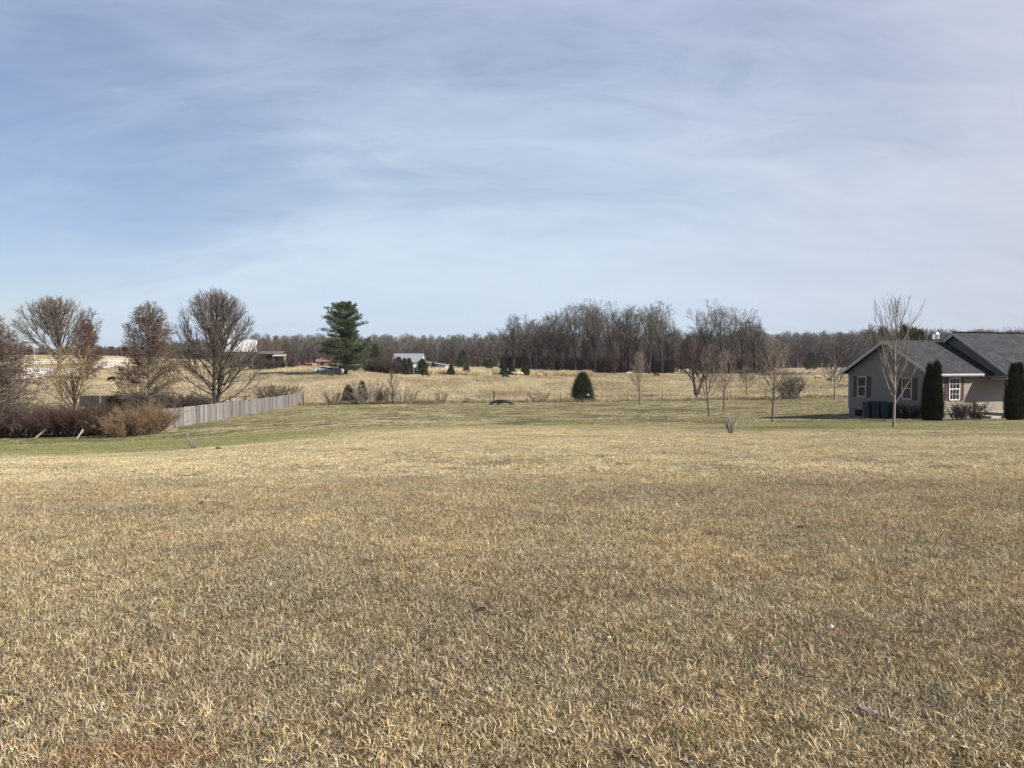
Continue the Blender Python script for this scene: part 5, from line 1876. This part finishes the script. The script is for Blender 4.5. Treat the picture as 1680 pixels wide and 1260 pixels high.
# ================================================================ farm buildings far off
def gable_box(mb_w, mb_r, w, d, h, rise, ov=.35, along='x', th=.12):
    """walls + pitched roof, ridge along x"""
    mb_w.poly([(-w / 2, -d / 2, -1), (-w / 2, d / 2, -1), (-w / 2, d / 2, h), (-w / 2, 0, h + rise), (-w / 2, -d / 2, h)], (w, 0, 0))
    k = rise / (d / 2)
    for sg in (-1, 1):
        e = (sg * (d / 2 + ov), h - k * ov + .05)
        r = (0, h + rise + .05)
        pts = [(-w / 2 - ov, e[0], e[1]), (-w / 2 - ov, r[0], r[1]), (-w / 2 - ov, r[0], r[1] + th), (-w / 2 - ov, e[0], e[1] + th)]
        mb_r.poly(pts, (w + 2 * ov, 0, 0))


# white metal building behind the twin-trunked tree
D = 205; p = at(397, D)
t = empty('white_building', p, .25, 'white metal farm building half hidden by the big twin-trunked tree', 'building')
a, b = MB(), MB(); hh = zrow(577, D) - p.z + .2
gable_box(a, b, 7.4, 6.5, hh, 2.9)
kid(t, a.build('wall', mat_plain('brown boards', (.12, .09, .07), .85, .25, 3, .2))); kid(t, b.build('roof', mat_plain('white metal roof', (.66, .66, .66), .4, .05, 2, .02)))
mb = MB(); mb.box((-1.5, -3.3, hh * .45), (2.2, .12, hh * .8)); kid(t, mb.build('door', M_RUST))
mb = MB(); mb.box((2.3, -3.3, hh * .6), (1.0, .12, .9)); kid(t, mb.build('window', mG))
# long dark porch building right of it
D = 208; p = at(436, D)
t = empty('dark_porch', p, .1, 'long dark open-fronted porch building right of the white metal building', 'building')
tp = zrow(580, D) - p.z
mb = MB(); mb.box((0, 1.5, tp / 2), (9, .2, tp)); kid(t, mb.build('back_wall', M_RUST))
mb = MB(); mb.poly([(-4.8, -2.2, tp - .15), (-4.8, 2, tp + .5), (-4.8, 2, tp + .65), (-4.8, -2.2, tp)], (9.6, 0, 0)); kid(t, mb.build('roof', mat_plain('dull grey roof', (.16, .145, .14), .7, .2, 2, .1)))
for x in (-4.4, -2.2, 0, 2.2, 4.4):
    mb = MB(); mb.box((x, -2, tp / 2), (.18, .18, tp)); mb.box((x, -2, tp - .3), (.3, .2, .1)); kid(t, mb.build('post', M_RUST))
mb = MB(); mb.bar((-4.4, -2, 1.0), (4.4, -2, 1.0), .08, .12); mb.bar((-4.4, -2, .5), (4.4, -2, .5), .08, .1); kid(t, mb.build('railing', M_RUST))
# small shed
D = 200; p = at(459, D)
t = empty('small_shed', p, .15, 'small weathered shed with a pale roof and open front, rightmost of the left farm buildings', 'shed')
tp = zrow(584, D) - p.z
mb = MB()
for x, y, w, d in ((-1.3, 0, .15, 2.4), (1.3, 0, .15, 2.4), (0, 1.2, 2.6, .15)):
    mb.box((x, y, tp / 2), (w, d, tp))
kid(t, mb.build('wall', mat_plain('tan boards', (.26, .22, .16), .8, .2, 3, .2)))
mb = MB(); mb.poly([(-1.6, -1.7, tp - .1), (-1.6, 1.6, tp + .3), (-1.6, 1.6, tp + .45), (-1.6, -1.7, tp + .05)], (3.2, 0, 0)); kid(t, mb.build('roof', mat_plain('weathered pale roof', (.42, .39, .34), .8, .2, 2, .1)))
mb = MB(); mb.box((-.3, -.3, .5), (1.2, .8, 1.0)); mb.box((.5, -.4, .9), (.5, .5, .5)); kid(t, mb.build('stored_crate', M_RUST))

# barn
D = 196
pl, pr = at(646, D), at(689, D)
p = at(671, D)
t = empty('barn', p, -.10, 'grey metal-roofed barn with a white gable end behind the cedars', 'barn')
W = 7.4; ey = zrow(594, D) - p.z; rg_ = zrow(581, D) - p.z - ey
a, b = MB(), MB(); gable_box(a, b, W, 5.4, ey, rg_, .25)
kid(t, a.build('wall', M_WHP)); kid(t, b.build('roof', M_ROOFM))
mb = MB(); mb.box((W / 2 - 1.6, -2.73, ey * .42), (.9, .1, ey * .84)); kid(t, mb.build('door', M_RUST))
mb = MB()
for x in np.arange(-W / 2, W / 2, .9): mb.bar((x, -2.95, ey + .0), (x, -.02, ey + rg_ + .19), .05, .05)
kid(t, mb.build('roof_seams', M_ROOFM))
# white gable wing facing the camera at the barn's right end
D = 193; p2 = at(684, D); t2 = empty('barn_wing', p2, .1, 'small white gabled wing at the right front corner of the metal-roofed barn', 'barn')
ey = zrow(600, D) - p2.z
a = MB(); a.poly([(-1.1, 0, -1), (1.1, 0, -1), (1.1, 0, ey), (0, 0, ey + 1.0), (-1.1, 0, ey)], (0, 3, 0)); kid(t2, a.build('wall', M_WHITE))
a = MB()
for sg in (-1, 1):
    a.poly([(sg * 1.35, -.2, ey - .18), (0, -.2, ey + 1.04), (0, -.2, ey + 1.16), (sg * 1.35, -.2, ey - .06)], (0, 3.4, 0))
kid(t2, a.build('roof', M_ROOFM))
a = MB(); a.box((-.3, -.03, ey * .4), (.7, .06, ey * .8)); kid(t2, a.build('door', M_RUST))
# lean-to shed
D = 232; p = at(715, D)
t = empty('lean_to', p, -.15, 'low pale lean-to shed with dark window openings right of the barn', 'shed')
hl = zrow(594, D) - p.z
mb = MB(); mb.poly([(-3.2, -1.5, -1), (3.4, -1.5, -1), (3.4, -1.5, hl - .9), (-3.2, -1.5, hl)], (0, 4, 0)); kid(t, mb.build('wall', mat_plain('pale tin', (.45, .46, .48), .5, .15, 2, .1)))
mb = MB(); mb.poly([(-3.5, -1.8, hl + .05), (3.7, -1.8, hl - .95), (3.7, -1.8, hl - .8), (-3.5, -1.8, hl + .2)], (0, 4.6, 0)); kid(t, mb.build('roof', M_ROOFM))
for x in (-2.1, .6):
    mb = MB(); mb.box((x, -1.53, hl - 1.0), (.8, .08, .5)); kid(t, mb.build('window', M_DARK))
# small brick house and vehicles left of the pine
D = 185; p = at(533, 215)
t = empty('brick_cottage', p, .2, 'small orange brick cottage partly hidden at the left foot of the pine', 'house')
a, b = MB(), MB(); gable_box(a, b, 4.2, 4, zrow(593, 215) - p.z, .9); kid(t, a.build('wall', M_BRICK)); kid(t, b.build('roof', mat_plain('brown roof', (.25, .16, .12), .8, .1, 3, .1)))
mb = MB(); mb.box((-.6, -2.03, 1.1), (.8, .08, 1.0)); kid(t, mb.build('window', M_DARK))


def vehicle(px, D, rz, mat, L, lab, name='parked_car', pickup=False):
    t = empty(name, at(px, D), rz, lab, 'car' if not pickup else 'pickup truck')
    h = L * .31; w = L * .38
    prof = [(-.5, .13), (-.5, .42), (-.47, .52), (-.30, .56), (-.17, .92), (.16, .95), (.30, .60), (.48, .55), (.5, .42), (.5, .13)] if not pickup else \
           [(-.5, .15), (-.5, .45), (-.47, .56), (-.24, .60), (-.14, .95), (.08, .96), (.12, .60), (.5, .58), (.5, .15)]
    mb = MB(); mb.poly([(x * L, -w / 2, z * h) for x, z in prof], (0, w, 0)); kid(t, mb.build('body', mat, bevel=.06))
    mb = MB()
    for sy in (-1, 1):
        y = sy * (w / 2 + .012)
        mb.poly([(-.25 * L, y - .01, .60 * h), (-.165 * L, y - .01, .87 * h), (.07 * L, y - .01, .88 * h), (.08 * L, y - .01, .62 * h)], (0, .02, 0))
    kid(t, mb.build('window', mG))
    for sx in (-.31, .31):
        for sy in (-1, 1):
            mb = MB(); mb.bar((sx * L, sy * (w / 2 - .15), .32), (sx * L, sy * (w / 2 + .03), .32), 0, r=.32, n=16); wl = kid(t, mb.build('wheel', M_RUB))
            mb = MB(); mb.bar((sx * L, sy * (w / 2 - .0), .32), (sx * L, sy * (w / 2 + .04), .32), 0, r=.17, n=12); kid(wl, mb.build('rim', M_METAL))
    return t


M_CARW = mat_plain('white car paint', (.75, .75, .75), .25, .02, 2, 0, spec=.6)
M_CARR = mat_plain('dark red car paint', (.13, .015, .012), .3, .05, 2, 0, spec=.6)
M_CARG = mat_plain('silver car paint', (.45, .46, .48), .25, .05, 2, 0, spec=.6)
vehicle(533, 172, .1, M_CARW, 4.4, 'white car parked at the left foot of the pine, left one of two')
vehicle(543, 168, 2.9, M_CARG, 4.5, 'silver car half under the pine boughs, right one of two')
vehicle(499, 225, .2, M_CARR, 4.6, 'small dark red pickup far off between the shed and the pine', 'pickup_truck', True)
vehicle(560, 176, .3, M_CARW, 4.4, 'white car glimpsed behind the pine trunk')

# silo behind the house
D = 140; p = at(1531, D)
t = empty('silo', p, 0, 'silver domed silo showing above the roof of the house', 'silo')
r = 8.6 / FPX * D; zd = zrow(549, D) - p.z
mb = MB(); mb.lathe((0, 0, 0), [(r, -.5)] + [(r * (1 + .012 * (k % 2)), k * .4) for k in range(1, int(zd / .4))] + [(r, zd)], 28); kid(t, mb.build('body', mat_plain('silo staves', (.20, .21, .20), .7, .15, 3, .2)))
mb = MB(); mb.lathe((0, 0, zd), [(r * 1.04, -.05), (r * 1.04, .02)] + [(r * math.cos(a), r * .72 * math.sin(a)) for a in np.linspace(.1, 1.5, 9)], 28)
kid(t, mb.build('dome', M_METAL, smooth=True))
mb = MB(); mb.bar((-r * .6, -r * .85, -.2), (-r * .6, -r * .85, zd), .5, .4); kid(t, mb.build('chute', M_TRIM))

# ================================================================ picnic table
p = hit(963, 659); 
t = empty('picnic_table', p, .12, 'dark picnic table in front of the rounded cedar bush', 'picnic table')
L = 2.25
mb = MB()
for k in range(5): mb.box((0, (k - 2) * .15, .74), (L, .138, .04))
kid(t, mb.build('table_top', M_TBL))
for sy in (-1, 1):
    mb = MB()
    for k in (0, 1): mb.box((0, sy * (.62 + k * .15), .44), (L, .135, .04))
    kid(t, mb.build('bench', M_TBL))
for sx in (-1, 1):
    mb = MB(); x = sx * L * .36
    mb.bar((x, -.28, .71), (x, -.70, 0), .09, .045); mb.bar((x, .28, .71), (x, .70, 0), .09, .045)
    mb.box((x, 0, .70), (.045, .7, .08)); mb.box((x + .046, 0, .40), (.045, 1.5, .09))
    kid(t, mb.build('leg_frame', M_TBL))
mb = MB(); mb.bar((-.7, 0, .45), (0, 0, .70), .04, .08); mb.bar((.7, 0, .45), (0, 0, .70), .04, .08); kid(t, mb.build('brace', M_TBL))
# small pale things on it
mb = MB(); mb.lathe((0, 0, 0), [(.10, 0), (.15, .05), (.16, .18), (.14, .2)], 14); o = mb.build('plant_pot', M_TRIM, smooth=True); o.location = p + Vector((.1, -.1, .76)); tag(o, 'small pale pot standing on the picnic table', 'pot')

# brush pile: arched dark branches with a pale log under them
p = hit(822, 664)
rng = np.random.default_rng(3)
t = empty('brush_pile', p, 0, 'low arched pile of dark cut branches at the far edge of the lawn', 'brush pile')
ch = []
for i in range(130):
    a0 = np.array([rng.uniform(-1.5, -.4), rng.uniform(-.5, .5), 0]); a1 = np.array([rng.uniform(.5, 1.6), rng.uniform(-.5, .5), .02]); m = (a0 + a1) / 2 + np.array([rng.uniform(-.3, .3), rng.uniform(-.2, .2), rng.uniform(.45, 1.15)])
    tt = np.linspace(0, 1, 7)[:, None]
    pts = a0 * (1 - tt) ** 2 + 2 * m * tt * (1 - tt) + a1 * tt ** 2 + rng.normal(0, .02, (7, 3))
    ch.append((1, pts, np.linspace(.035, .015, 7)))
V, F = tubes(ch, lambda r: 4); kid(t, link_mesh('branches', np_mesh('branches', V, F, BK_D, True)))
mb = MB(); mb.bar((.25, -.6, .10), (.95, -.62, .10), 0, r=.12, n=12); mb.bar((-.9, -.6, .08), (-.45, -.62, .08), 0, r=.10, n=12); kid(t, mb.build('log', BK_L))
# fallen grey brush in the pasture
for i, (px, D, w, lab) in enumerate([(1272, 236, 5.0, 'left heap of grey fallen branches at the far side of the pasture'), (1308, 240, 5.5, 'right heap of grey fallen branches at the far side of the pasture')]):
    p = at(px, D); ch = []
    for k in range(110):
        a0 = np.array([rng.uniform(-w, w), rng.uniform(-1.5, 1.5), rng.uniform(0, .4)]); d = _norm(np.array([rng.normal(0, 1), rng.normal(0, .6), rng.uniform(0, .6)]))
        q = [a0]
        for _ in range(4): d = _norm(d + rng.normal(0, .2, 3)); q.append(q[-1] + d * rng.uniform(.3, .7))
        q = np.array(q); q[:, 2] = q[:, 2].clip(0, 1.9); ch.append((1, q, np.linspace(.09, .035, 5)))
    V, F = tubes(ch, lambda r: 4)
    o = link_mesh('fallen_branches', np_mesh('fallen branches', V, F, BK_L if i else BK, True)); o.location = p
    tag(o, lab, 'branches', 'heaps of fallen branches across the pasture')
# dark feed troughs / logs by the barn
for px, row, w, rz, lab in [(654, 614.5, 2.2, .3, 'long dark feed trough below the left barn cedars')]:
    p = hit(px, row); t = empty('feed_trough', p, rz, lab, 'trough')
    mb = MB(); mb.poly([(-w / 2, -.3, .25), (-w / 2, -.4, .65), (-w / 2, .4, .65), (-w / 2, .3, .25)], (w, 0, 0)); kid(t, mb.build('tub', M_RUST))
    for x in (-w * .35, w * .35):
        mb = MB(); mb.box((x, 0, .13), (.1, .6, .27)); mb.box((x, 0, .02), (.2, .7, .04)); kid(t, mb.build('leg', M_RUST))


# ================================================================ cattle
def cow_mesh(graze):
    """one continuous body grown from a skeleton: chest, belly, hips, neck, head, four jointed legs, tail"""
    pts = [(-.95, 0, 1.08), (-.60, 0, 1.05), (-.15, 0, 1.0), (.30, 0, 1.02), (.65, 0, 1.05)]
    rad = [(.24, .27), (.33, .38), (.36, .42), (.35, .42), (.26, .34)]
    ed = [(0, 1), (1, 2), (2, 3), (3, 4)]

    def chain(root, ps, rs):
        last = root
        for p_, r in zip(ps, rs):
            pts.append(p_); rad.append(r if isinstance(r, tuple) else (r, r)); ed.append((last, len(pts) - 1)); last = len(pts) - 1
    if graze:
        chain(4, [(.95, 0, .92), (1.18, 0, .60), (1.30, 0, .36), (1.36, .0, .12)], [(.16, .24), (.12, .17), (.12, .14), (.075, .085)])
        ear = [(1.25, .2, .50), (1.25, -.2, .50)]; hd = 7
    else:
        chain(4, [(.92, 0, 1.22), (1.15, 0, 1.42), (1.38, 0, 1.38), (1.60, 0, 1.22)], [(.16, .24), (.12, .18), (.12, .14), (.075, .085)])
        ear = [(1.22, .22, 1.48), (1.22, -.22, 1.48)]; hd = 7
    for e in ear:
        chain(hd - 1, [(e[0], e[1] * .6, e[2]), e], [.04, .035])
    for sy in (-1, 1):
        chain(4, [(.60, sy * .20, .78), (.58, sy * .21, .42), (.60, sy * .21, .12), (.63, sy * .21, .02)], [.13, .075, .055, .065])
        chain(0, [(-.88, sy * .20, .80), (-.72, sy * .21, .62), (-.92, sy * .21, .40), (-.88, sy * .21, .10), (-.85, sy * .21, .02)], [.17, .12, .065, .05, .065])
    chain(0, [(-1.18, 0, 1.12), (-1.24, 0, .80), (-1.24, 0, .42)], [.04, .025, .045])
    me = bpy.data.meshes.new('cow skeleton')
    me.from_pydata(pts, ed, [])
    o = bpy.data.objects.new('cow skeleton', me); COL.objects.link(o)
    m = o.modifiers.new('s', 'SKIN'); m.use_smooth_shade = True
    for v, r in zip(me.skin_vertices[0].data, rad): v.radius = r
    me.skin_vertices[0].data[2].use_root = True
    s = o.modifiers.new('d', 'SUBSURF'); s.levels = s.render_levels = 1
    dg = bpy.context.evaluated_depsgraph_get()
    out = bpy.data.meshes.new_from_object(o.evaluated_get(dg))
    bpy.data.objects.remove(o)
    return out


try:
    CW = [cow_mesh(True), cow_mesh(False)]
except Exception as ex:
    print('cow', ex); raise
C_BLK = mat_plain('black hide', (0.012, 0.010, 0.009), .7, .2, 3, .1)
C_WHT = mat_plain('cream hide', (0.62, 0.52, 0.38), .8, .12, 3, .1)
C_TAN = mat_plain('tan hide', (0.42, 0.28, 0.14), .8, .12, 3, .1)
CG = 'cattle scattered over the pasture'
for px, row, D, rz, k, m, lab in [
        (183, 627, None, math.pi - .25, 0, C_BLK, 'black cow grazing on the left hill, right of the ochre tree'),
        (698, 619, None, .35, 0, C_BLK, 'black cow grazing just below the barn'),
        (829, 621, None, .5, 0, C_BLK, 'black cow grazing in the middle of the pasture'),
        (846, 617, None, 2.9, 1, C_WHT, 'cream cow beside the tall golden grass, near the mid-pasture black cow'),
        (853, 616.5, None, .2, 0, C_WHT, 'cream cow with its head down, right of the other cream cow in the tall grass'),
        (885, 619.5, None, .4, 0, C_TAN, 'pale tan cow grazing left of the cedar bush'),
        (1032, 616, None, .15, 1, C_WHT, 'white cow standing at the foot of the grove'),
        (1077, 618, None, .4, 0, C_BLK, 'black cow at the right end of the grove'),
        (1341, 623, None, math.pi + .3, 1, C_TAN, 'tan cow walking in the pasture left of the house'),
        (1360, 626, None, -.9, 0, C_BLK, 'dark calf close behind the reddish young maple')]:
    p = hit(px, row)
    me_ = CW[k].copy(); me_.materials.clear(); me_.materials.append(m)
    o = link_mesh('cow', me_); o.location = p; o.rotation_euler = (0, 0, rz)
    s = .55 if 'calf' in lab else .82
    o.scale = (s, s, s)
    tag(o, lab, 'cow', CG)

# ================================================================ small things lying on the lawn
M_PAP = mat_plain('white paper', (.62, .65, .66), .6, .05, 8, .1)
M_LEAFP = mat_plain('bleached leaf', (.68, .60, .45), .8, .12, 9, .2)
M_CLOD = mat_plain('dark clod', (.045, .035, .028), .95, .3, 9, .6)


def crumple(name, loc, size, mat, label, cat, seed, flat=.45, rz=0.0, long_=1.0):
    rng = np.random.default_rng(seed)
    mb = MB(); n = 10; m = 7
    for i in range(m):
        th = math.pi * i / (m - 1)
        for j in range(n):
            f = 2 * math.pi * j / n
            r = size * (1 + rng.normal(0, .16))
            mb.v.append((r * math.sin(th) * math.cos(f) * long_, r * math.sin(th) * math.sin(f), max(-.2 * size, r * math.cos(th) * flat))); mb.t.append(.5)
    for i in range(m - 1):
        for j in range(n): mb.f.append([i * n + j, (i + 1) * n + j, (i + 1) * n + (j + 1) % n, i * n + (j + 1) % n])
    o = mb.build(name, mat); o.location = loc; o.rotation_euler = (0, 0, rz)
    return tag(o, label, cat)


p = hit(1364, 1037, 1.5); crumple('crumpled_paper', p + Vector((0, 0, .035)), .013, M_PAP, 'small crumpled white scrap lying in the right foreground grass', 'litter', 1, .8, .6, 1.3)
p = hit(803, 1143, 1.5); crumple('bleached_leaf', p + Vector((0, 0, .04)), .011, M_LEAFP, 'narrow bleached leaf standing in the centre foreground grass', 'leaf', 2, .5, 1.9, 2.4)
p = hit(999, 1055, 1.5); crumple('bleached_leaf', p + Vector((0, 0, .035)), .010, M_LEAFP, 'small pale curled leaf right of the centre foreground', 'leaf', 3, .5, .4, 1.4)
p = hit(1420, 1176, 1.5); crumple('bleached_leaf', p + Vector((0, 0, .035)), .022, mat_plain('grey leaf', (.30, .25, .22), .8, .2, 9, .2), 'greyish brown dead leaf in the right foreground', 'leaf', 4, .4, 2.4, 2.2)
for i, (px, row, s, lab) in enumerate([(322, 801, .045, 'dark clod on the left middle lawn, upper of two'), (330, 827, .04, 'dark clod on the left middle lawn, lower of two'),
                                       (1314, 867, .04, 'dark clod on the right middle lawn'), (358, 737, .09, 'dark clod beside the small pruned shrub'),
                                       (790, 1003, .035, 'dark clod in the centre of the near lawn'), (1452, 1085, .022, 'dark pebble-like clod right of the white scrap')]):
    p = hit(px, row, 1.5); crumple('clod', p + Vector((0, 0, s * .3)), s, M_CLOD, lab, 'clod', 10 + i, .5, i)
# bleached scraps at the left edge
for i, (px, row, lab) in enumerate([(7, 762, 'whitish scrap of bark at the very left edge of the lawn'), (20, 761, 'second whitish scrap of bark from the left edge'), (34, 759, 'whitish scrap of bark, rightmost of the three at the left edge')]):
    p = hit(px, row); t = crumple('bark_scrap', p + Vector((0, 0, .05)), .035, M_LEAFP, lab, 'bark scrap', 30 + i, .35, .2 * i, 2.3)
    t['group'] = 'bleached bark scraps at the left edge'


# ================================================================ the air
mH = bpy.data.materials.new('air haze'); mH.use_nodes = True
tH = mH.node_tree
tH.nodes.remove(tH.nodes['Principled BSDF'])
vH = N(tH, 'ShaderNodeVolumePrincipled')
vH.inputs['Color'].default_value = (0.90, 0.93, 1.0, 1)
vH.inputs['Density'].default_value = 0.00011
vH.inputs['Anisotropy'].default_value = 0.2
tH.links.new(vH.outputs[0], tH.nodes['Material Output'].inputs['Volume'])
mb = MB(); mb.box((0, 1500, 16), (2900, 3120, 52))
hz_o = mb.build('haze', mH)
tag(hz_o, 'thin pale air haze over the distance', 'haze', kind='stuff')
